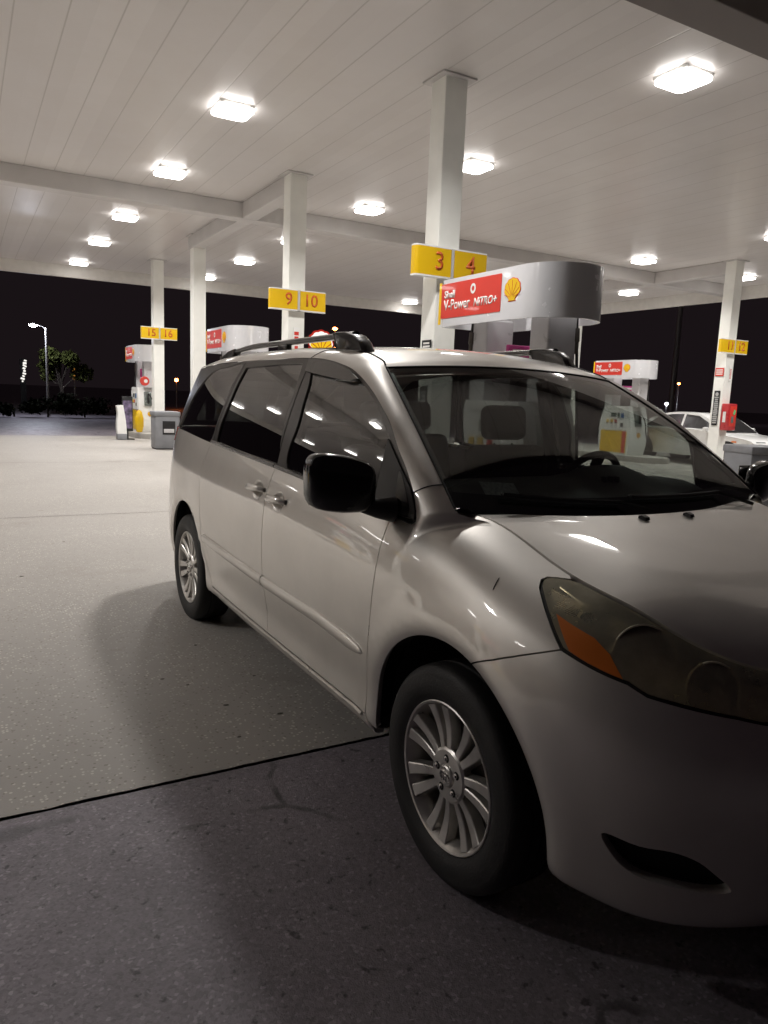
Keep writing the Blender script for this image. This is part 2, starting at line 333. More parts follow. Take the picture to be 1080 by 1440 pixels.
def text(name, body, size, pos, e1, e2, mat, parent, depth=.003, align='CENTER', shear=0., sx=1., bold=0.):
    cu = bpy.data.curves.new('lettering', 'FONT'); cu.body = body; cu.size = size; cu.align_x = align; cu.align_y = 'CENTER'
    cu.extrude = 0; cu.shear = shear; cu.offset = bold; cu.resolution_u = 3
    o = bpy.data.objects.new('lettering', cu); COL.objects.link(o)
    dg = bpy.context.evaluated_depsgraph_get(); me = bpy.data.meshes.new_from_object(o.evaluated_get(dg))
    bpy.data.objects.remove(o); bpy.data.curves.remove(cu)
    e1 = Vector(e1); e2 = Vector(e2); e3 = e1.cross(e2); p = Vector(pos)
    bm = bmesh.new(); bm.from_mesh(me)
    r = bmesh.ops.extrude_face_region(bm, geom=bm.faces[:])
    for v in [g for g in r['geom'] if isinstance(g, bmesh.types.BMVert)]: v.co.z += depth
    for v in bm.verts: v.co = p+e1*(v.co.x*sx)+e2*v.co.y+e3*v.co.z
    bmesh.ops.recalc_face_normals(bm, faces=bm.faces[:]); bm.to_mesh(me); bm.free(); me.name = name
    return link(bpy.data.objects.new(name, me), parent, mat)
def rrect(w, h, r, n=5, r2=None):
    pts = []
    for cx, cy, a0 in ((w/2, h/2, 0), (-w/2, h/2, 90), (-w/2, -h/2, 180), (w/2, -h/2, 270)):
        sx = 1 if cx > 0 else -1; sy = 1 if cy > 0 else -1
        for k in range(n+1):
            a = R_(a0+90*k/n); pts.append((cx-sx*r+r*math.cos(a), cy-sy*r+r*math.sin(a)))
    return pts
def pecten(s, grow=0.):
    """scallop outline, about s high"""
    pts = []
    for k in range(0, 57):
        a = R_(-22+224*k/56); lob = .5+.5*abs(math.cos((k/56)*math.pi*3.5*2/1))
        r = (.50+.035*abs(math.sin(k/56*math.pi*7)))*s+grow
        pts.append((r*math.cos(a)*1.04, r*math.sin(a)*.92+.06*s))
    pts += [(-.20*s-grow, -.36*s-grow*.3), (-.24*s-grow, -.44*s-grow), (.24*s+grow, -.44*s-grow), (.20*s+grow, -.36*s-grow*.3)]
    return pts
def emblem(parent, pos, e1, e2, s):
    e3 = Vector(e1).cross(Vector(e2)); ax = (e1, e2, e3)
    a = MB(); a.prism(pecten(s, .035*s), 0, .003, ax, pos); o = a.out('emblem', 'red', parent, 0)
    b = MB(); b.prism(pecten(s), .003, .006, ax, pos); b.out('emblem_face', 'yellow', o, 0)
    c = MB()
    for k in range(-3, 4):
        t = R_(90-k*25); d = Vector((math.cos(t), math.sin(t))); q = Vector((-d.y, d.x)); o0 = Vector((0, -.30*s))
        p0 = o0+d*.10*s; rr = (.76-.045*abs(k))*s
        p1 = o0+d*rr*(1-.03*abs(k)); w0, w1 = .004*s, .011*s
        c.prism([tuple(p0+q*w0), tuple(p0-q*w0), tuple(p1-q*w1), tuple(p1+q*w1)], .006, .008, ax, pos)
    c.out('emblem_rib', 'red', o, 0)
    return o
# ------------------------------------------------------------------ panels cut from the body surface
VS = 1.2
def pip(poly, pts):
    poly = np.asarray(poly); x, y = pts[:, 0], pts[:, 1]; ins = np.zeros(len(pts), bool)
    a = poly; b = np.roll(poly, -1, 0)
    for (x0, y0), (x1, y1) in zip(a, b):
        c = (y0 > y) != (y1 > y)
        with np.errstate(divide='ignore', invalid='ignore'):
            ins ^= c & (x < (x1-x0)*(y-y0)/(y1-y0)+x0)
    return ins
def resample(poly, h, closed=True):
    P = np.asarray(poly, float); out = []; n = len(P)
    for i in range(n if closed else n-1):
        a, b = P[i], P[(i+1) % n]; k = max(1, int(math.ceil(np.linalg.norm(b-a)/h)))
        for j in range(k): out.append(a+(b-a)*j/k)
    if not closed: out.append(P[-1])
    return np.array(out)
def spl(pts, n, closed=False):
    """smooth curve through points"""
    P = np.asarray(pts, float)
    if closed: P = np.vstack([P, P[:1]])
    d = np.r_[0, np.cumsum(np.linalg.norm(np.diff(P, axis=0), axis=1))]
    if closed:
        Q = np.vstack([P[-4:-1], P, P[1:4]]); dd = np.r_[0, np.cumsum(np.linalg.norm(np.diff(Q, axis=0), axis=1))]
        return _cat(Q, dd, np.linspace(dd[3], dd[3]+d[-1], n, endpoint=False))
    return _cat(P, d, np.linspace(0, d[-1], n))
def inset(poly, g):
    P = np.asarray(poly, float); a = np.roll(P, 1, 0); b = np.roll(P, -1, 0)
    area = .5*np.sum(P[:, 0]*b[:, 1]-b[:, 0]*P[:, 1])
    t1 = P-a; t2 = b-P
    t1 /= np.linalg.norm(t1, axis=1)[:, None]+1e-12; t2 /= np.linalg.norm(t2, axis=1)[:, None]+1e-12
    n1 = np.stack([-t1[:, 1], t1[:, 0]], 1); n2 = np.stack([-t2[:, 1], t2[:, 0]], 1); n = n1+n2
    n /= np.maximum((n*n1).sum(1), .35)[:, None]
    return P+n*g*(1 if area > 0 else -1)
def nrm(fn, u, v, e=2e-3):
    lo = np.where(v > 1, 1.0, 0.)
    du = fn(np.minimum(u+e, UL), v)-fn(np.maximum(u-e, 0), v)
    v1 = np.where((v <= 1) & (v+e > 1), v, v+e); v0 = np.where((v > 1) & (v-e < 1), v, np.maximum(v-e, 0))
    dv = fn(u, v1)-fn(u, v0)
    n = np.cross(du, dv); n /= np.linalg.norm(n, axis=1)[:, None]+1e-12
    return n
def panel(poly, holes=(), fn=None, off=0., thick=.014, res=.04, gap=.0025, extra=(), dent=None):
    fn = fn or body; sc = np.array([1., VS])
    O = np.asarray(poly, float)*sc
    if gap: O = inset(O, gap)
    O = resample(O, res); H = [resample(np.asarray(h, float)*sc, res) for h in holes]
    lo, hi = O.min(0), O.max(0)
    gx, gy = np.meshgrid(np.arange(lo[0]+res*.5, hi[0], res), np.arange(lo[1]+res*.5, hi[1], res), indexing='ij')
    G = np.stack([gx.ravel(), gy.ravel()], 1)
    for (cu_, cv_, rr, hh) in extra:
        a, b = np.meshgrid(np.arange(-rr, rr, hh), np.arange(-rr, rr, hh)); E = np.stack([a.ravel()+cu_, b.ravel()+cv_*VS], 1)
        c0 = np.array([cu_, cv_*VS]); G = G[np.linalg.norm(G-c0, axis=1) > rr]; G = np.vstack([G, E[np.linalg.norm(E-c0, axis=1) < rr]])
    k = pip(O, G)
    for h in H: k &= ~pip(h, G)
    G = G[k]
    B = np.vstack([O]+H) if H else O
    if len(G):
        dmin = np.full(len(G), 9.)
        for i in range(0, len(B), 200): dmin = np.minimum(dmin, np.sqrt(((G[:, None]-B[None, i:i+200])**2).sum(-1)).min(1))
        G = G[dmin > (.35*res if not extra else .003)]
    P = np.vstack([B, G]); edges = []; o = 0
    for l in [O]+H: n = len(l); edges += [(o+i, o+(i+1) % n) for i in range(n)]; o += n
    r = delaunay_2d_cdt([Vector(p) for p in P], edges, [], 0, 1e-7)
    V = np.array([tuple(v) for v in r[0]]); F = np.array(r[2])
    cen = V[F].mean(1); k = pip(O, cen)
    for h in H: k &= ~pip(h, cen)
    F = F[k]
    u, v = V[:, 0], V[:, 1]/VS
    v = np.where((v > 1) & (v < 1.0+1e-6), 1.0, v)
    X = fn(u, v); n = nrm(fn, u, v)
    X = X+n*off
    if dent is not None: X, n = dent(u, v, X, n)
    # orient outward
    a = np.cross(X[F[:, 1]]-X[F[:, 0]], X[F[:, 2]]-X[F[:, 0]]); fl = (a*n[F].mean(1)).sum(1) < 0
    F[fl] = F[fl][:, ::-1]
    faces = [tuple(f) for f in F]
    ec = {}
    for f in faces:
        for i in range(3):
            e = (f[i], f[(i+1) % 3]); ec[e] = ec.get(e, 0)+1
    be = [e for e in ec if (e[1], e[0]) not in ec]
    verts = list(X); norms = list(n); mp = {}
    used = set(i for e in be for i in e)
    tang = {}
    for a_, b_ in be:
        t = X[b_]-X[a_]; t = t/(np.linalg.norm(t)+1e-12); m_ = np.cross(t, n[a_])
        for q in (a_, b_): tang[q] = tang.get(q, 0)+m_
    for i in used:
        w = tang[i]/(np.linalg.norm(tang[i])+1e-12)
        i1 = len(verts); verts.append(X[i]); norms.append((n[i]*.3+w))
        i2 = len(verts); verts.append(X[i]-n[i]*thick); norms.append(w)
        mp[i] = (i1, i2)
    for a_, b_ in be: faces.append((b_, a_)+() if False else (mp[a_][0], mp[a_][1], mp[b_][1], mp[b_][0]))
    return np.array(verts), faces, np.array([q/(np.linalg.norm(q)+1e-12) for q in norms])
def emit(name, data, mat, parent, left=False, both=False):
    V, F, n = data
    if left or both:
        V2 = V*[1, -1, 1]; n2 = n*[1, -1, 1]; F2 = [f[::-1] for f in F]
        if both:
            k = len(V); V, F, n = np.vstack([V, V2]), F+[tuple(i+k for i in f) for f in F2], np.vstack([n, n2])
        else: V, F, n = V2, F2, n2
    return mesh(name, V, F, mat, parent, True, n)
def merge(ds):
    V = []; F = []; n = []; k = 0
    for a, b, c in ds: V.append(a); F += [tuple(i+k for i in f) for f in b]; n.append(c); k += len(a)
    return np.vstack(V), F, np.vstack(n)
def gridn(P):
    """grid of points -> data with smooth normals"""
    P = np.asarray(P); a, b, _ = P.shape
    du = np.gradient(P, axis=0); dv = np.gradient(P, axis=1); n = np.cross(du, dv); n /= np.linalg.norm(n, axis=-1, keepdims=True)+1e-12
    f = [(i*b+j, (i+1)*b+j, (i+1)*b+j+1, i*b+j+1) for i in range(a-1) for j in range(b-1)]
    return P.reshape(-1, 3), f, n.reshape(-1, 3)
def flipn(d): return d[0], [f[::-1] for f in d[1]], -d[2]
def outward(d, ref):
    """flip so normals point away from ref"""
    s = ((d[0]-np.array(ref))*d[2]).sum(1)
    return d if (s > 0).mean() > .5 else flipn(d)
def inv(x, z, it=25):
    """side point (x, z) -> (u, v) on the lower body"""
    x = np.atleast_1d(np.asarray(x, float)); z = np.atleast_1d(np.asarray(z, float))
    u = np.array([ux(a) for a in x]); v = np.clip((z-.28)/.86, .02, .98)
    for _ in range(it):
        P = low(u, v); e = 1e-3; dz = (low(u, np.minimum(v+e, 1))[:, 2]-P[:, 2])/e
        u = np.clip(u+(x-P[:, 0])*.9, 0, UL); v = np.clip(v+np.clip((z-P[:, 2])/np.maximum(dz, .25), -.1, .1)*.8, 0, 1)
    return np.stack([u, v], 1)
# =================================================================== the silver minivan
CAR = thing('minivan', 'silver minivan with black door mirror, hazy yellowed headlight and grey roof rails', 'minivan', (2.1918, 1.762, 0), -math.pi/2)
def part(d, name, mat, parent=None, **k): return emit(name, d, mat, parent or CAR, **k)
ARF, ARR = .430, .430
def arc(xc, r, a0, a1, n=26):
    a = np.radians(np.linspace(a0, a1, n)); return inv(xc+r*np.cos(a), WZ+r*np.sin(a))
seamA = spl([(4.285, .218), (4.312, .431), (4.331, .577), (4.342, .747), (4.332, .868), (4.309, .955), (4.297, .992)], 24)
seamC = spl([(2.33, .218), (2.225, .41), (2.19, .50), (2.13, .72), (2.135, .84), (2.17, .992)], 24)
uB = 3.241
vent = spl(BK['vent'], 40, True)
def dent_at(cu_, cv_):
    def f(u, v, X, n):
        du_, dv_ = (u-cu_)/.072, (v-cv_)*VS/.062
        r = np.sqrt(du_**2+dv_**2); k = .024*np.clip(1-r**2, 0, 1)**1.6
        g = .024*1.6*np.clip(1-r**2, 0, 1)**.6*(-2)
        X = X-n*k[:, None]
        # tilt normals by the dent slope; u runs forward, v up
        t = np.zeros_like(n); t[:, 0] = 1; t -= n*(t*n).sum(1)[:, None]; t /= np.linalg.norm(t, axis=1)[:, None]; b = np.cross(t, n); b *= np.sign(b[:, 2])[:, None]
        m = n+t*((g*du_/.072))[:, None]+b*((g*dv_/.062))[:, None]
        return X, m/np.linalg.norm(m, axis=1)[:, None]
    return f
def handle(cu_, cv_, parent, left):
    P = []; 
    for s in np.linspace(-1, 1, 13):
        q = np.array([[cu_+.098*s, cv_+.008*s]]); X = low(q[:, 0], q[:, 1])[0]; n = nrm(low, q[:, 0], q[:, 1])[0]
        P.append((X, n, .036*(1-s**4)+.0))
    rings = []
    for (X, n, h), s in zip(P, np.linspace(-1, 1, 13)):
        t = np.array([1, 0, 0.]); b = np.cross(n, t); b /= np.linalg.norm(b); w = .0165*(1-.35*abs(s)**3); d = .009
        c = X+n*(h+.002)
        rings.append([c+b*w*math.cos(a)+n*d*math.sin(a) for a in np.linspace(0, 2*math.pi, 14, endpoint=False)]+[c+b*w])
    d = gridn(np.array(rings)); d = outward(d, np.mean([r for q in rings for r in q], 0))
    return emit('handle', d, 'paint', parent, left=left)
fglass = spl(BK['front_glass'], 70, True)
def poly_round(p, n=70): return spl(p, n, True)
C1 = np.array([(4.474, 1.03), (4.455, 1.10)]+BK['C1'])
sail = np.array(BK['sail'])
for left in (False, True):
    # --- front door
    ow = np.vstack([[(uB+.014, .218), (uB, .40)], [(uB, .75), (uB, .992)], seamA[::-1]])
    hu, hv = 3.394, .836
    fd = part(panel(ow, res=.04, extra=((hu, hv, .10, .011),), dent=dent_at(hu, hv-.004)), 'front_door', 'paint', left=left)
    handle(hu, hv, fd, left)
    C1f = C1[:-1]
    fr = np.vstack([[(uB+.004, 1.004), (4.46, 1.004)], C1f, [(uB+.004, 1.997)]])
    part(panel(fr, [fglass], res=.05, gap=.001, off=-.002), 'window_frame', 'pillar', fd, left=left)
    part(panel(fglass, res=.06, gap=-.006, off=-.009, thick=.004), 'side_window', 'glass', fd, left=left)
    part(panel(sail, res=.03, gap=0, off=.006, thick=.02), 'mirror_sail', 'plastic', fd, left=left)
    part(panel(spl(BK['sail_glass'], 36, True), res=.03, gap=.004, off=.008, thick=.004), 'quarter_light', 'glass' if left else 'trim', fd, left=left)
    vis = np.array(BK['visor']); part(panel(vis, res=.03, gap=0, off=.022, thick=.02), 'rain_visor', 'visor', fd, left=left)
    st = np.array(BK['strip'])
    def moulding(u0, u1, par, r0=0, r1=0):
        uu = np.linspace(u0, u1, 70); vc = np.interp(uu, [2.20, 2.76, 3.24, 3.9, 4.27], [.494, .480, .473, .474, .452]); rr = []
        for a, v in zip(uu, vc):
            h = .0215; 
            if r0: h *= math.sqrt(max(1e-4, 1-max(0, 1-(a-u0)/.05)**2))
            if r1: h *= math.sqrt(max(1e-4, 1-max(0, 1-(u1-a)/.20)**2.2))
            X = low(np.array([a]), np.array([v]))[0]; n = nrm(low, np.array([a]), np.array([v]))[0]; up_ = np.array([0, 0, 1.])-n*n[2]; up_ /= np.linalg.norm(up_)
            rr.append([X+up_*h*math.cos(q)*1.3+n*(.017*(h/.0215)**.5*max(0, math.sin(q))**.7-.001) for q in np.linspace(0, math.pi, 13)])
        emit('door_moulding', outward(gridn(np.array(rr)), (-1.5, 0, .6)), 'paint', par, left=left)
    moulding(uB+.006, 4.272, fd, 0, 1)
    # --- sliding door
    sd = part(panel(np.vstack([seamC[::-1], [(uB+.014, .218), (uB, .40), (uB, .75), (uB, .992)]][::1]), res=.04, extra=((3.117, .848, .10, .011),), dent=dent_at(3.117, .844)), 'sliding_door', 'paint', left=left)
    handle(3.117, .848, sd, left)
    sg = np.array(BK['slide_glass']); sgp = resample(sg, .1)
    part(panel([(2.20, 1.004), (uB-.004, 1.004), (uB-.004, 1.997), (2.34, 1.997), (2.30, 1.8), (2.26, 1.5), (2.21, 1.2)], [sg], res=.05, gap=.001, off=-.002), 'window_frame', 'pillar', sd, left=left)
    part(panel(sg, res=.06, gap=-.006, off=-.010, thick=.004), 'side_window', 'privacy', sd, left=left)
    moulding(2.205, uB-.006, sd, 1, 0)
    for dd, ua, ub in ((fd, uB+.006, 4.30), (sd, 2.19, uB-.006)):
        b = MB(); uu = np.linspace(ua, ub, 40); X = body(uu, np.full(40, 1.0)); n = nrm(body, uu, np.full(40, .995)); X = X+n*.004
        if left: X = X*[1, -1, 1]
        b.tube(X, .0105, 8); b.out('belt_trim', 'trim', dd)
    # --- fender
    aF = arc(WF, ARF, 183, 72, 40)
    bs = np.array(BK['bumper_seam']); hr = np.array(BK['headlight_rear'])
    a0 = bs[0]; aF = arc(WF, ARF, 184, np.degrees(np.arctan2(.757-WZ, .138)), 40)
    fp = np.vstack([[(4.289, .218)], [(4.345, .20), (aF[0, 0], .16)] if False else [(aF[0, 0]-.002, .16)], aF[1:], bs[:-1], hr[8::-1], [(5.062, .994)], [(4.60, .997), (4.302, .997)], seamA[::-1][1:-1]])
    part(panel(fp, res=.03, thick=.03), 'fender', 'paint', left=left)
    # --- headlight
    tip = [(5.88, .835), (5.95, .875), (5.965, .92), (5.93, .965), (5.86, .988)]
    hl = np.vstack([hr[::1], BK['headlight_low'], tip, [(u_, .993) for u_ in np.linspace(5.78, 5.12, 16)]])
    sc_ = lambda p, g: inset(np.asarray(p)*[1, VS], g)/[1, VS]
    H = part(panel(sc_(hl, .010), res=.03, gap=0, off=.004, thick=.02), 'headlight', 'lens', left=left)
    part(panel(hl, [sc_(hl, .012)], res=.03, gap=.001, off=-.004, thick=.03), 'seal', 'gap', H, left=left)
    part(panel(sc_(hl, .006), res=.03, gap=0, off=-.062, thick=.006), 'reflector', 'lampshell', H, left=left)
    am = np.array(BK['amber']); part(panel(sc_(am, .006), res=.03, gap=0, off=.0058, thick=.008), 'side_reflector', 'amber', H, left=left)
    for (cu_, cv_, rr, dep) in ((5.245, .915, .042, .03), (5.44, .902, .083, .05), (5.66, .895, .068, .045)):
        X = low(np.array([cu_]), np.array([cv_]))[0]; n = nrm(low, np.array([cu_]), np.array([cv_]))[0]
        ax = np.array([.86, -.38, .25]) if rr > .05 else np.array([.55, -.75, .38]); ax /= np.linalg.norm(ax)
        b = MB(); prof = [(rr*1.04, 0), (rr*1.04, .004), (rr, .006)]+[(rr*math.cos(t), .004-dep*math.sin(t)) for t in np.linspace(0, 1.5, 9)]
        b.lathe(prof, 40, 'Z'); b.lathe([(.001, -dep*.45), (.013, -dep*.45), (.016, -dep*.7), (.016, -dep)], 16, 'Z')
        q = Vector(ax).to_track_quat('Z', 'Y').to_matrix(); c = X-n*(.016+rr*.38)
        b.v = [tuple((q @ Vector(p))+Vector(c)) for p in b.v]
        if left: b.v = [(p[0], -p[1], p[2]) for p in b.v]
        b.out('lamp_bowl', 'lampbowl', H)
        b = MB(); a = np.linspace(0, 2*math.pi, 41) if rr > .05 else np.linspace(-.6, 2.2, 24)
        ring = [tuple(q @ Vector((rr*1.03*math.cos(t), rr*1.03*math.sin(t), .008))+Vector(c)) for t in a]
        if left: ring = [(p[0], -p[1], p[2]) for p in ring]
        b.tube(ring, .003 if rr > .05 else .0035, 6); b.out('bezel', 'lampshell' if rr > .05 else 'chrome', H)
    b = MB(); rb = np.array(BK['ribs'])
    for k in range(11):
        t = k/10; p0 = rb[1]*(1-t)+rb[0]*t if False else rb[0]*(1-t)+rb[4]*t; p1 = rb[1]*(1-t)*1.0+rb[1]*t*0+rb[3]*t if False else rb[2]*(1-t)+rb[3]*t
        if k == 0: p0 = rb[1]
        uv = p0[None]*(1-np.linspace(0, 1, 8))[:, None]+p1[None]*np.linspace(0, 1, 8)[:, None]
        X = low(uv[:, 0], uv[:, 1]); n = nrm(low, uv[:, 0], uv[:, 1]); X = X+n*.0005
        if left: X = X*[1, -1, 1]
        b.tube(X, .0022, 5)
    b.out('rib', 'chrome', H)
    # --- rear light
    tl = [(.95, .92), (1.10, .90), (1.19, .96), (1.165, .998), (.95, .998)]
    part(panel(tl, res=.04, off=.004), 'tail_light', 'redlens', left=left)
    # --- roof rail
    sg_ = -1 if not left else 1
    b = MB(); y = sg_*.605
    xs = np.linspace(-1.33, -3.12, 40); zc = 1.781-.028*np.clip((-2.5-xs)/.62, 0, 1)**2
    ring = []
    for x, z in zip(xs, zc): ring.append([(x, y+.021*math.cos(a), z+.0165*math.sin(a)) for a in np.linspace(0, 2*math.pi, 15)])
    d = gridn(np.array(ring)); b.add(d[0], d[1])
    foot = [(-1.195, 1.700), (-1.23, 1.742), (-1.29, 1.776), (-1.38, 1.795), (-1.47, 1.799), (-1.52, 1.797), (-1.50, 1.765), (-1.475, 1.728), (-1.47, 1.700)]
    foot = resample(foot, .03); mid = np.array(foot).mean(0)
    def lens_prism(b, fo, w):
        f2 = mid+(np.array(fo)-mid)*.82; n = len(fo)
        rows = [[(p[0], y-w*.72, p[1]) for p in f2], [(p[0], y-w, p[1]) for p in mid+(np.array(fo)-mid)*.93], [(p[0], y-w*.75, p[1]) for p in fo], [(p[0], y+w*.75, p[1]) for p in fo], [(p[0], y+w, p[1]) for p in mid+(np.array(fo)-mid)*.93]]
        v = [p for r in rows for p in r]; f = [(i*n+j, i*n+(j+1) % n, (i+1)*n+(j+1) % n, (i+1)*n+j) for i in range(4) for j in range(n)]+[tuple(range(n)), tuple(range(4*n, 5*n))[::-1]]
        b.add(v, f)
    lens_prism(b, foot, .034)
    mid_ = mid; rf = resample([(-3.02, 1.776), (-3.12, 1.766), (-3.25, 1.735), (-3.36, 1.695), (-3.40, 1.672), (-3.20, 1.682), (-3.08, 1.70), (-3.03, 1.74)], .03); mid = np.array(rf).mean(0); lens_prism(b, rf, .030)
    for xp in (-2.2,): b.box((xp, y, 1.752), (.14, .034, .05), .01)
    b.out('roof_rail', 'rail', CAR, 50)
    # --- door mirror
    b = MB(); bm = bmesh.new(); bmesh.ops.create_cube(bm, size=1.)
    bmesh.ops.subdivide_edges(bm, edges=bm.edges[:], cuts=7, use_grid_fill=True)
    for v in bm.verts:
        x, yy, z = v.co*2   # superellipse box
        k = (abs(x)**4+abs(yy)**4+abs(z)**4)**.25; m_ = max(abs(x), abs(yy), abs(z)); s_ = m_/k
        x, yy, z = x*s_, yy*s_, z*s_
        dep = .062*(1-.18*yy*yy)*(1 if x > 0 else .55)
        hz = .100-.012*(yy > 0)*yy
        # y: -1 outer .. +1 inner
        v.co = Vector((-.50+x*dep+.055*(yy*.5), -1.078+yy*.118, 1.205+z*hz-.012*yy))
    me_v = [v.co.copy() for v in bm.verts]; bm.verts.index_update(); b.add([(p.x, p.y*(-1 if left else 1), p.z) for p in me_v], [[v.index for v in f.verts] for f in bm.faces]); bm.free()
    if left: b.v = [(p[0]+.01, p[1]+.150, p[2]-.045) for p in b.v]
    mo = b.out('side_mirror', 'mirror', CAR, 60)
    b = MB(); sgn = -1 if left else 1
    b.tube([(-.47, -1.00*sgn+(.150 if left else 0), 1.135), (-.455, -.95*sgn, 1.12), (-.44, -.89*sgn, 1.115)], [.030, .034, .045], 14)
    b.out('arm', 'plastic', mo, 60)
    b = MB(); b.box((-.537, -1.08*sgn+(.150 if left else 0), 1.205-(.045 if left else 0)), (.004, .19, .155), .001); b.out('mirror_glass', 'chrome', mo)
# strip seam details on the near fender
b = MB(); q = np.array(BK['scratch']); uv = q[0][None]*(1-np.linspace(0, 1, 8))[:, None]+q[1][None]*np.linspace(0, 1, 8)[:, None]
X = low(uv[:, 0], uv[:, 1])+nrm(low, uv[:, 0], uv[:, 1])*.0005; b.tube(X, [.0006]+[.0016]*6+[.0005], 6); b.out('scratch', 'gap', CAR)
# --- bumper
aB = arc(WF, ARF, np.degrees(np.arctan2(.757-WZ, .138)), -8, 40)
bl = [(5.205, .7905)]+[tuple(p) for p in hr[8:]]
bp = np.vstack([aB[::1][::-1], bs, hr[9:], BK['headlight_low'], [(5.88, .83), (5.96, .85), (6.06, .80), (UL, .80), (UL, .015), (5.9, .015), (5.6, .02), (5.35, .02), (aB[-1, 0]+.05, .02), (aB[-1, 0]+.006, max(.03, aB[-1, 1]-.03))]])
dB = panel(bp, [vent], res=.03, thick=.03)
part(dB, 'front_bumper', 'paint', both=True)
for lf in (False, True): part(panel(np.array(vent), res=.04, gap=-.012, off=-.055, thick=.01), 'bumper_vent', 'black', left=lf)
def vent_wall():
    v_ = np.asarray(vent); X = low(v_[:, 0], v_[:, 1]); n = nrm(low, v_[:, 0], v_[:, 1])
    P = np.array([np.vstack([X-n*d, (X-n*d)[:1]]) for d in (.029, .043, .058)]); return gridn(P)
for lf in (False, True): part(vent_wall(), 'vent_lip', 'plastic', left=lf)
GR = part(panel([(5.975, .86), (6.06, .815), (UL, .815), (UL, .985), (5.95, .985), (5.985, .93)], res=.04, off=-.02), 'grille', 'black', both=True)
for vv in (.84, .90, .96):
    b = MB()
    uu = np.linspace(6.02, UL, 20); X = low(uu, np.full(20, vv))+nrm(low, uu, np.full(20, vv))*-.006; X = np.vstack([X, X[-2::-1]*[1, -1, 1]]); b.tube(X, .008, 8); b.out('grille_bar', 'chrome', GR)
# --- body shell: quarters, sills, pillars, roof
ds = []
aR = arc(WR, ARR, 184, -3, 50)
uC0 = seamC
q = np.vstack([[(0., .03)], [(ux(-3.03-ARR)-.01, .03)], aR, [(2.20, .12), (2.30, .15)], seamC, [(.0, .997)]])
ds.append(panel(q, res=.05, thick=.02))
# sill
aS = arc(WF, ARF, 188, 184, 2)
ds.append(panel([(2.24, .02), (4.32, .02), (4.335, .15), (4.28, .212), (2.325, .212), (2.285, .15)], res=.05, thick=.02))
# rear upper
def trim_left(d): return d
ds.append(panel([(0., 1.004), (2.195, 1.004), (2.205, 1.2), (2.255, 1.5), (2.295, 1.8), (2.335, 1.997), (0, 1.997)], [poly_round(BK['quarter_glass'], 70), [(.08, 1.1), (.70, 1.1), (.66, 1.85), (.08, 1.88)]], res=.05, gap=.001, off=-.002))
quarter_band = ds.pop()
# strips C1 -> C2
def wedge(s):
    """windscreen side edge, s 0 base..1 top"""
    y = .80-.155*s+.06*s*(1-s); return screen(s, np.ones_like(s))*np.array([1, -1, 1])
def screen(s, t):
    s, t = np.broadcast_arrays(np.asarray(s, float), np.asarray(t, float))
    y = t*(.80-.155*s+.06*s*(1-s))
    x0, z0 = -.13-.12*y**2, 1.105+.045*(y/.8)**2
    x1, z1 = -.905-.155*y**2, 1.652-.065*y**2
    k = .030*4*s*(1-s)
    return np.stack([x0+(x1-x0)*s+k*.55, y, z0+(z1-z0)*s+k*.83], -1)
A1 = body(C1[:, 0], C1[:, 1]); nA = nrm(body, C1[:, 0], C1[:, 1])
fr_ = A1[:, 0] < -1.1
drip = [(-.972, -.645, 1.626), (-1.006, -.632, 1.647), (-1.09, -.622, 1.672), (-1.224, -.617, 1.700), (-1.50, -.612, 1.722), (-2.0, -.61, 1.738), (-2.5, -.608, 1.738), (-3.0, -.60, 1.722), (-3.4, -.58, 1.69), (-3.62, -.55, 1.668)]
w0, w1 = wedge(np.array(0.)), wedge(np.array(.10))
k1 = [A1[0]+(A1[0]-A1[2])*.05]; k2 = [w0+(w0-w1)*.05]
for P in A1[:11]:
    s = np.clip((P[2]-1.125)/(1.605-1.125), 0, 1); k1.append(P); k2.append(wedge(np.array(s))*1.)
dr = np.array(drip)
for x1, x2 in ((-1.16, -1.006), (-1.27, -1.09), (-1.40, -1.224), (-1.60, -1.50), (-2.05, -2.0), (-2.5, -2.5), (-2.95, -3.0), (-3.3, -3.4), (-3.48, -3.62)):
    C = A1[11:]; 
    if x1 > -1.531:
        xs_ = np.r_[A1[10, 0], C[:, 0]]; o = np.argsort(xs_); zz = np.interp(x1, xs_[o], np.r_[A1[10, 2], C[:, 2]][o]); yy = np.interp(x1, xs_[o], np.r_[A1[10, 1], C[:, 1]][o]); k1.append(np.array([x1, yy, zz]))
    else:
        u_ = np.array([ux(x1)]); P = body(u_, np.array([2.0]))[0]; P2 = body(u_+(x1-P[0]), np.array([2.0]))[0]; k1.append(P2)
    k2.append(np.array([x2, np.interp(-x2, -dr[:, 0], dr[:, 1]), np.interp(-x2, -dr[:, 0], dr[:, 2])]))
k1 = np.array(k1); k2 = np.array(k2)
tt = np.r_[0, np.cumsum(np.linalg.norm(np.diff(k1, axis=0), axis=1))]; tq = np.linspace(0, tt[-1], 110)
E1 = _cat(k1, tt, tq); E2 = pchip(tt, k2, tq)
rows = []
for j in np.linspace(0, 1, 11):
    Lg = np.linalg.norm(E2-E1, axis=1)[:, None]
    # control point: straight up the tumblehome from E1, outward of the chord
    upv = np.stack([np.zeros(len(E1)), np.full(len(E1), .42), np.full(len(E1), .91)], 1)
    ch = (E2-E1)/Lg; along = np.gradient(E1, axis=0); along /= np.linalg.norm(along, axis=1)[:, None]
    nn = np.cross(along, ch); nn *= np.sign((nn*np.array([0.25, -.75, .6])).sum(1))[:, None]
    Cn = E1*.5+E2*.5+nn*Lg*.26
    rows.append((1-j)**2*E1+2*j*(1-j)*Cn+j*j*E2)
strip = np.array(rows)
ds.append(outward(gridn(strip), (-1.6, 0, 1.0)))
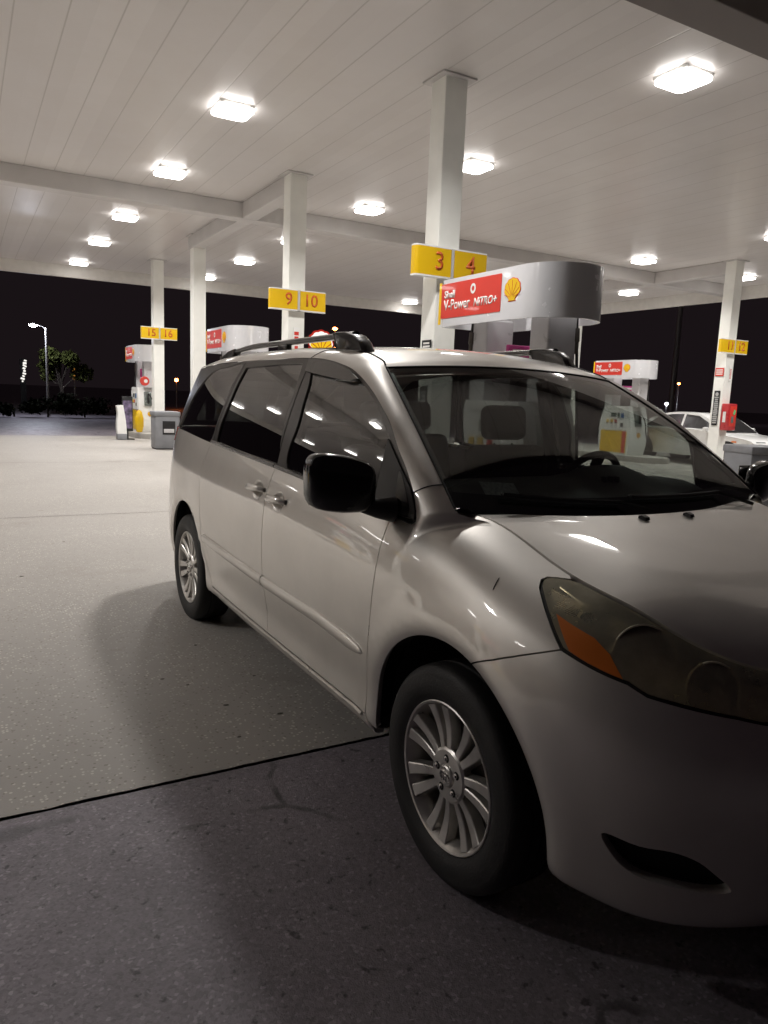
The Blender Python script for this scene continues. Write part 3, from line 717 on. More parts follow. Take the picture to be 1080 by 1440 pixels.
# fill between fender top, sail foot and pillar foot
ua = np.linspace(4.302, 4.60, 24); lo_ = body(ua, np.full(24, .999))
ub_ = np.clip(ua, 0, 4.474); hi_ = body(ub_, np.full(24, 1.004)+np.clip((ua-4.44)/.034, 0, 1)*.026)
k = ua > 4.474; f = ((ua-4.474)/(4.60-4.474))[k]; jj = np.clip(f*10, 0, 10).astype(int)
hi_[k] = np.array([strip[int(round(a)), 0] for a in f*10])
hi_[-1] = strip[10, 0]
P = np.array([lo_*(1-j)+hi_*j+np.array([0, 0, .012])*4*j*(1-j)*np.clip((ua-4.35)/.1, 0, 1)[:, None] for j in np.linspace(0, 1, 5)])
ds.append(outward(gridn(P), (-.6, 0, .8)))
# the fender flows up into the pillar foot
jj_ = np.linspace(0, 1, 11); fu = 4.49+.20*jj_; fv = .80+.180*jj_**.6
B0_ = strip[:, 0]; TB = strip[:, 0]-strip[:, 2]; TB /= np.linalg.norm(TB, axis=1)[:, None]
F0_ = low(fu, fv)+nrm(low, fu, fv)*.0006; TF = low(fu+.03, fv-.018)-low(fu, fv); TF /= np.linalg.norm(TF, axis=1)[:, None]
Ls = np.linalg.norm(F0_-B0_, axis=1)[:, None]*1.0
sk = np.array([(2*t**3-3*t**2+1)*B0_+(t**3-2*t**2+t)*TB*Ls+(-2*t**3+3*t**2)*F0_+(t**3-t**2)*TF*Ls for t in np.linspace(0, 1, 14)])
ds.append(outward(gridn(sk), (-.6, 0, .7)))
# roof skin
X2 = E2[np.argmax(E2[:, 0] < -.97):] if False else None
i0 = int(np.argmin(np.abs(tq-tt[11]))); e = E2[i0:]
rr_ = []
for i, p in enumerate(e):
    t = np.linspace(-1, 1, 41); y = t*abs(p[1]); fade = math.exp(-i/6.)
    x = p[0]+(p[1]**2-y**2)*.155*fade
    z = p[2]+(.0265*fade+.040*(1-fade))*(1-t**2)
    rr_.append(np.stack([x, y, z], 1))
RF = np.array(rr_)
body_half = merge(ds)
roof = outward(gridn(RF), (-2, 0, 1.0))
def dup(d): V, F, n = d; k = len(V); return np.vstack([V, V*[1, -1, 1]]), F+[tuple(i+k for i in f[::-1]) for f in F], np.vstack([n, n*[1, -1, 1]])
rear_u = np.array([[body(np.array([0.0+.0*i]), np.array([v_]))[0] for v_ in (1.99, 2.0)] for i in range(2)])
BODY = emit('body', merge([dup(body_half), roof]), 'paint', CAR)
for lf in (False, True):
    emit('quarter_frame', quarter_band, 'pillar', BODY, left=lf)
    emit('quarter_window', panel(poly_round(BK['quarter_glass'], 70), res=.05, gap=-.005, off=-.008, thick=.004), 'privacy', BODY, left=lf)
emit('rear_window', panel([(.08, 1.1), (.70, 1.1), (.66, 1.85), (.08, 1.88)], res=.06, gap=-.004, off=-.008), 'privacy', BODY, both=True)
# rear roof edge to tailgate
b = MB(); ee = RF[-1]; low_ = []
for p in ee: 
    t = p[1]/abs(ee[0, 1]); low_.append((-3.62-.10*(1-t*t), p[1]*1.1, 1.652))
b.grid([[tuple(p) for p in ee], low_]); b.out('tailgate_spoiler', 'paint', BODY)
# dark gap lines that follow panel edges
def seam(name, pts, r=.0028, mat='gap', parent=BODY, mirror=True):
    for sg_ in ((1, -1) if mirror else (1,)): b = MB(); b.tube([(p[0], p[1]*sg_, p[2]) for p in pts], r, 6); b.out(name, mat, parent)
seam('roof_ditch', [tuple(p+np.array([0, 0, .001])) for p in E2[i0+1:]], .004)
cr = strip[:, np.argmin(np.abs(tq-tt[3]))]; nz = np.array([.0, -.0004, .0006]); seam('pillar_seam', [tuple(p+nz) for p in cr], .0022)
ib = np.argmin(np.abs(E1[:, 0]+1.525)); seam('frame_seam', [tuple(p) for p in strip[:9, ib]], .0022)
# sill chrome
b = MB(); uu = np.linspace(2.335, 4.262, 60); X = low(uu, np.full(60, .205))+nrm(low, uu, np.full(60, .205))*.003; 
for sg_ in (1, -1): b = MB(); b.tube(X*[1, sg_, 1], .0075, 8); b.out('sill_trim', 'alloy', BODY)
# --- hood
uh = np.linspace(ux(-.235), UL-.02, 70); uh0 = ux(-.25)
Eh = low(uh, np.full(70, .999))
xs_c = pchip([0, .28, .55, .75, .9, 1], np.array([-.055, .17, .44, .64, .79, .842]), np.linspace(0, 1, 70))
zs_c = pchip([-.06, .2, .45, .65, .8, .845], np.array([1.122, 1.070, 1.012, .950, .876, .838]), xs_c)
rows = []
for e_, xc, zc in zip(Eh, xs_c, zs_c):
    t = np.linspace(-1, 1, 61); g = 1-np.abs(t); k = 1-(1-g)**2; kz = 1-(1-g)**3.4
    crease = .0015*np.exp(-((np.abs(t)-.62)/.10)**2)
    x = e_[0]+(xc-e_[0])*k; z = e_[2]+(zc-e_[2])*kz+crease*np.clip((abs(e_[1])-.15)/.3, 0, 1)
    rows.append(np.stack([x, t*(abs(e_[1])-.003), z], 1))
HD = np.array(rows)
dh = outward(gridn(HD), (.2, 0, .5))
# folded edge
edge = np.vstack([HD[:, 0], HD[-1, 1:-1], HD[::-1, -1]]); fold = gridn(np.array([edge, edge-np.array([0, 0, .03])]))
rear_e = HD[0]; fold2 = gridn(np.array([rear_e, rear_e-np.array([.0, 0, .02])]))
HOOD = part(merge([dh, outward(fold, (.2, 0, .9)), fold2]), 'hood', 'paint')
for yy in (.13, -.13):
    b = MB(); i = 30+int(yy*40); p = HD[4, i]; b.prism([(-.020, 0), (.016, 0), (.012, .010), (-.006, .016), (-.018, .012)], -.011, .011, ((1, 0, 0), (0, 0, 1), (0, 1, 0)), (p[0], p[1], p[2])); b.out('washer_nozzle', 'black', HOOD)
# --- windscreen, cowl, wipers
s = np.linspace(0, 1, 28); t = np.linspace(-1, 1, 41)
WS = screen(s[:, None], t[None]*.996)
wd = outward(gridn(WS), (-1.5, 0, .6)); WSO = part(wd, 'windscreen', 'screen')
b = MB(); P = screen(np.array([-.01, .10])[:, None], t[None]*.985); P[..., 0] -= .004; P[..., 2] -= .006; b.grid(P.tolist())
for sd_ in (-1, 1):
    P = screen(s[:, None], (sd_*np.array([.962, .996]))[None]); P[..., 0] -= .004; P[..., 2] -= .006; b.grid(P.tolist())
P = screen(np.array([.965, 1.0])[:, None], t[None]*.985); P[..., 0] -= .004; P[..., 2] -= .006; b.grid(P.tolist())
b.out('frit_band', 'black', WSO)
seam('glass_seal', [tuple(p) for p in np.vstack([WS[:, 0], WS[-1], WS[::-1, -1]])], .005, 'gap', WSO, False)
b = MB(); P = [[tuple(p+np.array([.02, 0, -.014])) for p in HD[0]], [tuple(p) for p in np.stack([screen(0., t_) for t_ in np.linspace(-.97, .97, 61)])+np.array([-.02, 0, -.030])]]
b.grid(P); b.out('cowl', 'plastic', CAR)
for y0, y1 in ((.62, -.02), (.02, -.60)):
    b = MB()
    pv = np.array([-.10, y0, 1.128]); 
    pts = [pv]+[screen(.045+.03*k/6., (y0+(y1-y0)*k/6.)/.80)+np.array([.012, 0, .016]) for k in range(1, 7)]
    b.tube(pts, .007, 7); b.tube([p+np.array([-.012, 0, .0]) for p in pts[1:]], .004, 6); b.out('wiper', 'plastic', CAR)
# --- liners, floor, interior
def liner(): 
    U, V = np.meshgrid(np.linspace(.0, UL, 140), np.linspace(.02, .985, 24), indexing='ij'); P = low(U.ravel(), V.ravel()); n = nrm(low, U.ravel(), V.ravel())
    X = P-n*.045
    f = []
    for i in range(139):
        for j in range(23):
            q = [i*24+j, (i+1)*24+j, (i+1)*24+j+1, i*24+j+1]; c = X[q].mean(0)
            if min(np.hypot(c[0], c[2]-WZ), np.hypot(c[0]+3.03, c[2]-WZ)) < .47: continue
            if ux(.21, -.80) < U.ravel()[q[0]] and V.ravel()[q[0]] > .72: continue
            f.append(tuple(q))
    return X, f, n
part(liner(), 'inner_liner', 'gap', both=True)
for xc in (WF, WR):
    for sg_ in (-1, 1):
        b = MB()
        P = [[(xc+.465*math.cos(a), sg_*yy, WZ+.465*math.sin(a)) for a in np.linspace(-.12, math.pi+.12, 30)] for yy in (.855, .55)]
        b.grid(P); b.prism([(xc+.465*math.cos(a), WZ+.465*math.sin(a)) for a in np.linspace(-.12, math.pi+.12, 30)], -.005, .005, ((1, 0, 0), (0, 0, 1), (0, 1, 0)), (0, sg_*.56, 0)); b.out('wheel_liner', 'gap', CAR)
b = MB(); b.box((-1.65, 0, .27), (4.45, 1.10, .06)); b.box((-1.515, 0, .30), (2.05, 1.76, .05)); b.box((-3.75, 0, .33), (.5, 1.5, .05)); b.box((.55, 0, .27), (.30, .8, .04))
b.box((-1.515, 0, .30), (2.05, 1.4, .06)); b.out('underbody', 'gap', CAR)
b = MB(); P = []
for x in np.linspace(-.28, -.95, 14):
    w = .80-.02*(x+.28); z = 1.085+.085*sst(-.28, -.62, x)-.03*max(0, (-.78-x)/.17)
    P.append([(x, yy*w, z+.008*math.cos(yy*2)+(.060*math.exp(-((yy*w-.40)/.19)**4)*math.exp(-((x+.70)/.11)**2))) for yy in np.linspace(-1, 1, 33)])
P.append([(-.97, p[1], .80) for p in P[-1]]); b.grid(P); b.out('dashboard', 'dash', CAR, 50)
b = MB(); c = Vector((-.825, .40, 1.105)); tl = Euler((0, R_(-66), 0)).to_matrix()
ring = [tuple(c+tl @ Vector((.19*math.cos(a), .19*math.sin(a), 0))) for a in np.linspace(0, 2*math.pi, 41)]
b.tube(ring, .017, 10); 
for a in (0.1, math.pi/2, math.pi-.1+math.pi/1.0, -math.pi/2): b.tube([tuple(c), tuple(c+tl @ Vector((.19*math.cos(a), .19*math.sin(a), 0)))], .016, 8)
b.tube([tuple(c+tl @ Vector((0, 0, .02))), tuple(c+tl @ Vector((0, 0, -.28)))], .035, 10); b.tube([tuple(c+tl @ Vector((.03, 0, .03))), tuple(c+tl @ Vector((-.03, 0, -.03)))], .06, 12)
b.out('steering_wheel', 'seat', CAR)
b = MB()
for k, dx in enumerate((0, .035, .07)): b.box((-.56+dx*.1, .24+dx, 1.182), (.024, .026, .034), .008)
b.out('dash_ornament', 'black', CAR)
def seat(x, y, parent=CAR, w=.50):
    b = MB(); b.box((x+.08, y, .60), (.52, w, .18), .06, seg=3); b.box((x-.22, y, .95), (.15, w, .66), .06, (0, R_(-14), 0), 3)
    o = b.out('seat', 'seat', parent, 50)
    h = MB(); h.box((x-.32, y, 1.39), (.11, .27, .185), .045, (0, R_(-8), 0), 4); h.tube([(x-.29, y-.06, 1.18), (x-.31, y-.06, 1.28)], .007, 8); h.tube([(x-.29, y+.06, 1.18), (x-.31, y+.06, 1.28)], .007, 8)
    h.out('headrest', 'seat', o, 50)
for (x, y) in ((-1.12, -.37), (-1.12, .37), (-2.12, -.40), (-2.12, .40)): seat(x, y)
seat(-3.05, 0, CAR, 1.25)
b = MB(); hl_ = RF[2:, 1:-1]-np.array([0, 0, .05]); b.grid(hl_.tolist()); b.out('headliner', 'seat', CAR)
for sg_ in (-1, 1): b = MB(); b.tube([(-1.54, .80*sg_, .9), (-1.54, .83*sg_, 1.15), (-1.54, .71*sg_, 1.62)], .035, 8); b.out('inner_pillar', 'seat', CAR)
b = MB(); q = screen(np.array([.10, .175])[:, None], (np.array([-.80, -.62]))[None]*1.0); q[..., 0] -= .008; q[..., 2] -= .010; b.grid(q.tolist()); b.out('window_sticker', 'paper', WSO)
# --- wheels
def wheel(x, left):
    W = bpy.data.objects.new('wheel', None); COL.objects.link(W); W.parent = CAR; W.location = (x, (.8325 if left else -.8325), .338); W.rotation_euler = (0, R_(17 if x else 4), math.pi if left else 0); W.empty_display_size = .1
    b = MB(); tp = [(.233, .085), (.240, .098), (.252, .103), (.262, .109), (.285, .1125), (.305, .1118), (.318, .109), (.322, .1085), (.333, .1035), (.343, .095), (.3485, .082), (.3505, .06), (.3505, .042), (.344, .040), (.344, .032), (.351, .030), (.351, .004), (.344, .003), (.344, -.003), (.351, -.004), (.351, -.03), (.344, -.032), (.344, -.04), (.3505, -.042), (.349, -.08), (.34, -.10), (.30, -.112), (.25, -.10), (.233, -.085)]
    b.lathe([(r, -h) for r, h in tp], 96, 'Y')
    b.out('tyre', 'tyre', W, 30)
    b = MB(); b.lathe([(.2365, -.094), (.2375, -.0985), (.2345, -.1005), (.2285, -.098), (.2235, -.090), (.2165, -.078), (.208, -.05), (.200, .02), (.200, .06)], 96, 'Y')
    def spoke(a0, w0, w1, skew):
        rs = np.linspace(.058, .2225, 9); P = []
        for i, r in enumerate(rs):
            f = i/8; ang = a0+skew*(1-f)**1.5; h = .083+.010*f-.010*math.sin(math.pi*f); w = w0+(w1-w0)*f**1.6
            c = np.array([r*math.cos(ang), -h, r*math.sin(ang)]); tq_ = np.array([-math.sin(ang), 0, math.cos(ang)])
            dn = np.array([0, 1., 0]); dd = .034
            P.append([c-tq_*(w+.004)+dn*dd, c-tq_*w+dn*.003, c-tq_*(w-.003), c+tq_*(w-.003), c+tq_*w+dn*.003, c+tq_*(w+.004)+dn*dd])
        b.grid([[tuple(q) for q in r] for r in P])
    for k in range(7):
        a = 2*math.pi*k/7+.12
        for sg_ in (-1, 1): spoke(a+sg_*.165, .0125, .0205, sg_*.03)
    hub = [(.001, -.094), (.030, -.094), (.034, -.091), (.036, -.086), (.062, -.0865), (.080, -.085), (.088, -.078), (.086, -.05)]
    b.lathe(hub, 64, 'Y')
    rim = b.out('rim', 'alloy', W, 28)
    for k in range(5):
        b = MB(); a = 2*math.pi*k/5+.5; c = (.055*math.cos(a), 0, .055*math.sin(a))
        b.lathe([(.0005, -.0872), (.0125, -.0872), (.0135, -.0860)], 16, 'Y', c); b.out('lug_pocket', 'gap', rim)
    for k in range(5):
        b = MB(); a = 2*math.pi*k/5+.5; c = (.055*math.cos(a), 0, .055*math.sin(a)); b.lathe([(.0005, -.096), (.006, -.0955), (.0085, -.092), (.009, -.086)], 6, 'Y', c); b.out('lug_nut', 'chrome', rim, 20)
    b = MB(); el = lambda rx, rz, x0=0, z0=0: [(x0+rx*math.cos(t), -.0955, z0+rz*math.sin(t)) for t in np.linspace(0, 2*math.pi, 30)]
    b.tube(el(.024, .016), .0022, 6); b.tube(el(.008, .0155), .0018, 6); b.tube(el(.017, .006, 0, .009), .0018, 6); b.out('wheel_badge', 'chrome', rim)
    b = MB(); b.lathe([(.001, -.02), (.15, -.022), (.152, -.012), (.152, .0), (.12, .01)], 48, 'Y'); b.box((.10, -.005, .10), (.09, .06, .14), .02, (0, R_(40), 0)); b.lathe([(.001, .03), (.20, .03)], 40, 'Y')
    b.out('brake', 'darkmetal', W, 30)
for x in (WF, WR):
    for lf in (False, True): wheel(x, lf)
# =================================================================== the filling station
def nodemat(name, build):
    m, nt, out = nm(name); b = N(nt, 'ShaderNodeBsdfPrincipled'); L(nt, b, 0, out, 0); tc = N(nt, 'ShaderNodeTexCoord'); build(nt, b, tc); return m
def ramp(nt, src, pts, sock=0):
    r = N(nt, 'ShaderNodeValToRGB'); e = r.color_ramp.elements
    while len(e) < len(pts): e.new(.5)
    for q, (p, c) in zip(e, pts): q.position = p; q.color = (*c, 1) if len(c) == 3 else c
    L(nt, src, sock, r, 0); return r
def mixc(nt, fac, a, b, mode='MIX'):
    m = N(nt, 'ShaderNodeMix', data_type='RGBA', blend_type=mode)
    if hasattr(fac, 'outputs'): L(nt, fac, 0, m, 0)
    else: m.inputs[0].default_value = fac
    for i, q in ((6, a), (7, b)):
        if hasattr(q, 'outputs'): nt.links.new(q.outputs[2 if q.bl_idname == 'ShaderNodeMix' else 0], m.inputs[i])
        else: m.inputs[i].default_value = (*q, 1)
    return m
def setc(nt, m, b): nt.links.new(m.outputs[2], b.inputs['Base Color'])
def noise(nt, tc, sc, det=4., rough=.55, w=None):
    n = N(nt, 'ShaderNodeTexNoise', Scale=sc, Detail=det, Roughness=rough); L(nt, tc, 'Object', n, 'Vector'); return n
def concrete(nt, b, tc):
    big = noise(nt, tc, .35, 6., .65); fine = noise(nt, tc, 9., 6., .7)
    c = mixc(nt, ramp(nt, big, [(.35, (0, 0, 0)), (.68, (1, 1, 1))]), (.290, .270, .245), (.362, .340, .314))
    c = mixc(nt, ramp(nt, fine, [(.3, (0, 0, 0)), (.7, (1, 1, 1))]), c, (.325, .304, .280)); c.inputs[0].default_value = .5
    vo = N(nt, 'ShaderNodeTexVoronoi', Scale=62., Randomness=1.); L(nt, tc, 'Object', vo, 'Vector')
    pick = N(nt, 'ShaderNodeSeparateColor'); L(nt, vo, 'Color', pick, 0)
    st = ramp(nt, vo, [(.0, (1, 1, 1)), (.30, (1, 1, 1)), (.42, (0, 0, 0))], 0)
    gt = N(nt, 'ShaderNodeMath', operation='GREATER_THAN'); L(nt, pick, 0, gt, 0); gt.inputs[1].default_value = .72
    ml = N(nt, 'ShaderNodeMath', operation='MULTIPLY'); L(nt, st, 0, ml, 0); L(nt, gt, 0, ml, 1)
    patch = ramp(nt, noise(nt, tc, 1.1, 4.), [(.35, (.15,)*3), (.6, (.75,)*3)]); ml2 = N(nt, 'ShaderNodeMath', operation='MULTIPLY'); L(nt, ml, 0, ml2, 0); L(nt, patch, 0, ml2, 1)
    c = mixc(nt, ml2, c, (.66, .62, .55))
    gt2 = N(nt, 'ShaderNodeMath', operation='LESS_THAN'); L(nt, pick, 1, gt2, 0); gt2.inputs[1].default_value = .16
    ml3 = N(nt, 'ShaderNodeMath', operation='MULTIPLY'); L(nt, st, 0, ml3, 0); L(nt, gt2, 0, ml3, 1); ml4 = N(nt, 'ShaderNodeMath', operation='MULTIPLY'); L(nt, ml3, 0, ml4, 0); ml4.inputs[1].default_value = .6
    c = mixc(nt, ml4, c, (.16, .135, .11))
    dr = ramp(nt, noise(nt, tc, 3.3, 3., .5), [(.70, (0, 0, 0)), (.76, (.7,)*3)])
    c = mixc(nt, dr, c, (.20, .175, .145))
    oil = ramp(nt, noise(nt, tc, .9, 5., .6), [(.60, (0, 0, 0)), (.72, (.55,)*3)])
    c = mixc(nt, oil, c, (.24, .215, .185))
    setc(nt, c, b); b.inputs['Roughness'].default_value = .62; b.inputs['Specular IOR Level'].default_value = .35
    bp = N(nt, 'ShaderNodeBump', Strength=.22, Distance=.004); L(nt, noise(nt, tc, 120., 4.), 0, bp, 'Height'); L(nt, bp, 0, b, 'Normal')
def asphalt(nt, b, tc):
    big = noise(nt, tc, .9, 6., .65)
    c = mixc(nt, ramp(nt, big, [(.35, (0, 0, 0)), (.68, (1, 1, 1))]), (.175, .154, .172), (.255, .225, .25))
    vo = N(nt, 'ShaderNodeTexVoronoi', Scale=110.); L(nt, tc, 'Object', vo, 'Vector'); pk = N(nt, 'ShaderNodeSeparateColor'); L(nt, vo, 'Color', pk, 0)
    sp = ramp(nt, pk, [(.0, (.75,)*3), (.5, (.97,)*3), (.90, (1.08,)*3), (1., (1.6,)*3)])
    c = mixc(nt, 1., c, sp, 'MULTIPLY')
    cr = N(nt, 'ShaderNodeTexVoronoi', Scale=.8, feature='DISTANCE_TO_EDGE'); wob = noise(nt, tc, 5., 5.); 
    vm = mixc(nt, .10, tc, wob); nt.links.new(tc.outputs['Object'], vm.inputs[6]); nt.links.new(wob.outputs['Color'], vm.inputs[7]); nt.links.new(vm.outputs[2], cr.inputs['Vector'])
    ck = ramp(nt, cr, [(.0, (1, 1, 1)), (.006, (1, 1, 1)), (.012, (0, 0, 0))]); brk = ramp(nt, noise(nt, tc, 1.7, 3.), [(.50, (0, 0, 0)), (.60, (.8,)*3)])
    mm = N(nt, 'ShaderNodeMath', operation='MULTIPLY'); L(nt, ck, 0, mm, 0); L(nt, brk, 0, mm, 1)
    c = mixc(nt, mm, c, (.014, .013, .013))
    pit = ramp(nt, noise(nt, tc, 26., 3., .6), [(.62, (0, 0, 0)), (.70, (.8,)*3)]); c = mixc(nt, pit, c, (.02, .018, .02))
    # damp patch along the slab edge
    mp = N(nt, 'ShaderNodeMapping'); L(nt, tc, 'Object', mp, 0); mp.inputs['Location'].default_value = (-.16/.42, -2.635/.075, 0); mp.inputs['Scale'].default_value = (1/.42, 1/.075, 1)
    wv = noise(nt, tc, 6., 4.); ad = N(nt, 'ShaderNodeVectorMath', operation='ADD'); L(nt, mp, 0, ad, 0); nt.links.new(wv.outputs['Color'], ad.inputs[1])
    ln_ = N(nt, 'ShaderNodeVectorMath', operation='LENGTH'); L(nt, ad, 0, ln_, 0)
    dm = ramp(nt, ln_, [(.0, (.6,)*3), (.62, (.6,)*3), (.95, (0,)*3)], 1)
    c = mixc(nt, dm, c, (.05, .045, .052))
    setc(nt, c, b); b.inputs['Specular IOR Level'].default_value = .5
    r = ramp(nt, noise(nt, tc, 4., 4.), [(.3, (.36,)*3), (.7, (.60,)*3)]); L(nt, r, 0, b, 'Roughness')
    h = N(nt, 'ShaderNodeMath', operation='ADD'); L(nt, noise(nt, tc, 70., 5., .7), 0, h, 0); L(nt, noise(nt, tc, 230., 3.), 0, h, 1)
    bp = N(nt, 'ShaderNodeBump', Strength=.5, Distance=.007); L(nt, h, 0, bp, 'Height'); L(nt, bp, 0, b, 'Normal')
M['concrete'] = nodemat('concrete', concrete); M['asphalt'] = nodemat('asphalt', asphalt)
def ceilm(nt, b, tc):
    sx = N(nt, 'ShaderNodeSeparateXYZ'); L(nt, tc, 'Object', sx, 0)
    a = N(nt, 'ShaderNodeMath', operation='MULTIPLY_ADD'); L(nt, sx, 0, a, 0); a.inputs[1].default_value = 1/.472; a.inputs[2].default_value = -.599/.472+60.5
    fr = N(nt, 'ShaderNodeMath', operation='FRACT'); L(nt, a, 0, fr, 0)
    ab = N(nt, 'ShaderNodeMath', operation='SUBTRACT'); L(nt, fr, 0, ab, 0); ab.inputs[1].default_value = .5
    ab2 = N(nt, 'ShaderNodeMath', operation='ABSOLUTE'); L(nt, ab, 0, ab2, 0)
    ln = ramp(nt, ab2, [(.0, (1, 1, 1)), (.010, (.9,)*3), (.022, (0, 0, 0))])
    fl = N(nt, 'ShaderNodeMath', operation='FLOOR'); L(nt, a, 0, fl, 0)
    wn = N(nt, 'ShaderNodeTexWhiteNoise', noise_dimensions='1D'); L(nt, fl, 0, wn, 'W')
    base = mixc(nt, ramp(nt, wn, [(0, (0,)*3), (1, (1,)*3)]), (.66, .635, .625), (.70, .675, .665))
    base = mixc(nt, ramp(nt, noise(nt, tc, .7, 6., .65), [(.4, (0,)*3), (.75, (.35,)*3)]), base, (.56, .52, .48))
    c = mixc(nt, ln, base, (.50, .475, .455)); setc(nt, c, b)
    b.inputs['Roughness'].default_value = .34; b.inputs['Specular IOR Level'].default_value = .42
    bp = N(nt, 'ShaderNodeBump', Strength=.3, Distance=-.006); L(nt, ln, 0, bp, 'Height')
    bp2 = N(nt, 'ShaderNodeBump', Strength=.10, Distance=.02); L(nt, noise(nt, tc, 1.6, 2.), 0, bp2, 'Height'); L(nt, bp, 0, bp2, 'Normal'); L(nt, bp2, 0, b, 'Normal')
M['ceil'] = nodemat('soffit_panels', ceilm)
HC = 5.12
LAMP_W, LAMP_S = 98., 136.
X0, X1, Y0, Y1 = -14.2, 20.2, 2.75, 25.3
# ground sheets
def sheet(name, x0, x1, y0, y1, z, mat, nx=1, ny=1, wav=0.):
    v = []; 
    for i in range(nx+1):
        for j in range(ny+1):
            y = y0+(y1-y0)*j/ny
            if wav and j == 0: y += rng.normal(0, wav)
            v.append((x0+(x1-x0)*i/nx, y, z))
    f = [(i*(ny+1)+j, (i+1)*(ny+1)+j, (i+1)*(ny+1)+j+1, i*(ny+1)+j+1) for i in range(nx) for j in range(ny)]
    o = mesh(name, v, f, mat); o['kind'] = 'structure'; return o
sheet('ground', -700, 700, -700, 700, -.032, 'asphalt')
sheet('concrete_pad', -14.5, 21.5, 2.706, 23.9, 0, 'concrete', 900, 1, .0025)
sheet('asphalt_apron', -20, 30, -25, 2.694, -.006, 'asphalt', 1, 1)
M['joint'] = pbr('joint_filler', (.05, .046, .042), .8, bump=.4, bscale=60)
sheet('joint_seal', -14.5, 21.5, 2.684, 2.716, -.012, 'joint')
for y in (9.15, 15.6, 21.6): sheet('pavement_joint', -14.5, 21.5, y-.006, y+.006, .003, 'joint')
for x in (-3.3, 9.6): sheet('pavement_joint', x-.006, x+.006, 2.72, 23.9, .003, 'joint')
# litter specks and gum marks on the pad
M['gum'] = pbr('gum_mark', (.10, .085, .07), .7)
gm = MB()
for x, y, r in ((1.05, 3.3, .011), (.95, 3.62, .007), (1.15, 4.2, .008), (.85, 3.75, .009), (1.25, 3.1, .013), (1.0, 2.95, .008), (1.3, 3.6, .007), (.35, 6.3, .013), (.8, 7.6, .012)):
    n = 9; gm.prism([(x+r*math.cos(a)*(1+.3*rng.random()), y+r*math.sin(a)*(.45+.3*rng.random())) for a in np.linspace(0, 2*math.pi, n, endpoint=False)], .0015, .003)
o = gm.out('dirt', 'gum', None, 0); o['kind'] = 'stuff'
# canopy
CAN = thing('canopy', 'wide white flat canopy with panelled soffit spanning the whole forecourt', 'canopy', (0, 0, 0))
b = MB(); b.box(((X0+X1)/2, (Y0+Y1)/2, HC+.30), (X1-X0-.04, Y1-Y0-.04, .60)); b.out('soffit', 'ceil', CAN, 0)
def fascia(c, d): b = MB(); b.box(c, d, .02); b.out('fascia', 'fascia', CAN, 0)
fz, fh = 5.30, 1.08
fascia(((X0+X1)/2, Y1+.06, fz), (X1-X0+.24, .12, fh)); fascia(((X0+X1)/2, Y0-.06, fz), (X1-X0+.24, .12, fh))
fascia((X0-.06, (Y0+Y1)/2, fz), (.12, Y1-Y0-.002, fh)); fascia((X1+.06, (Y0+Y1)/2, fz), (.12, Y1-Y0-.002, fh))
bz, bh = HC-.15, .30
CX = (-6.47, 5.03, 16.62)
def beam(c, d, m='beam'): b = MB(); b.box(c, d, .012); b.out('beam', m, CAN, 0)
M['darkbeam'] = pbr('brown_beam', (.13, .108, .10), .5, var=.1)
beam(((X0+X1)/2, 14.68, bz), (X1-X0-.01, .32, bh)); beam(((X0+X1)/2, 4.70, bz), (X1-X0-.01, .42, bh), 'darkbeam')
for cx in CX: beam((cx, 16.66, bz-.002), (.29, 3.64, bh-.004)); beam((cx, 13.43, bz-.002), (.29, 2.17, bh-.004))
# columns
def column(x, y, label, plates=True):
    t = thing('canopy_column', label, 'column', (x, y, 0), 0, 'canopy columns')
    b = MB(); b.box((0, 0, HC/2), (.30, .30, HC), .012); b.out('shaft', 'column', t, 0)
    b = MB(); b.box((0, 0, HC-.012), (.46, .44, .022), .004); b.out('head_plate', 'beam', t, 0)
    b = MB(); b.box((0, 0, .02), (.44, .44, .04), .006); b.out('base_plate', 'greymetal', t, 0)
    return t
cols = {}
for k, (x, y, lab) in {'34': (5.03, 7.65, 'white square column carrying the yellow signs 3 and 4'), '910': (5.03, 12.2, 'white square column carrying the yellow signs 9 and 10'),
     'c5': (5.06, 18.26, 'bare white square column without number signs, left of the one numbered 9 and 10'), '1516': (5.03, 22.4, 'white square column carrying the yellow signs 15 and 16'),
     '1112': (16.62, 12.2, 'white square column with red extinguisher cabinet and signs 11 and 12'), 'r5': (16.9, 17.85, 'bright sliver of white column seen just right of the nearest pump canopy'),
     'r6': (16.7, 22.4, 'thin white column glimpsed between number 4 column and the nearest pump uprights')}.items(): cols[k] = column(x, y, lab)
for x, y in ((-6.47, 7.65), (-6.47, 12.2)): column(x, y, 'white square column of the left lanes, seen only mirrored in the van')
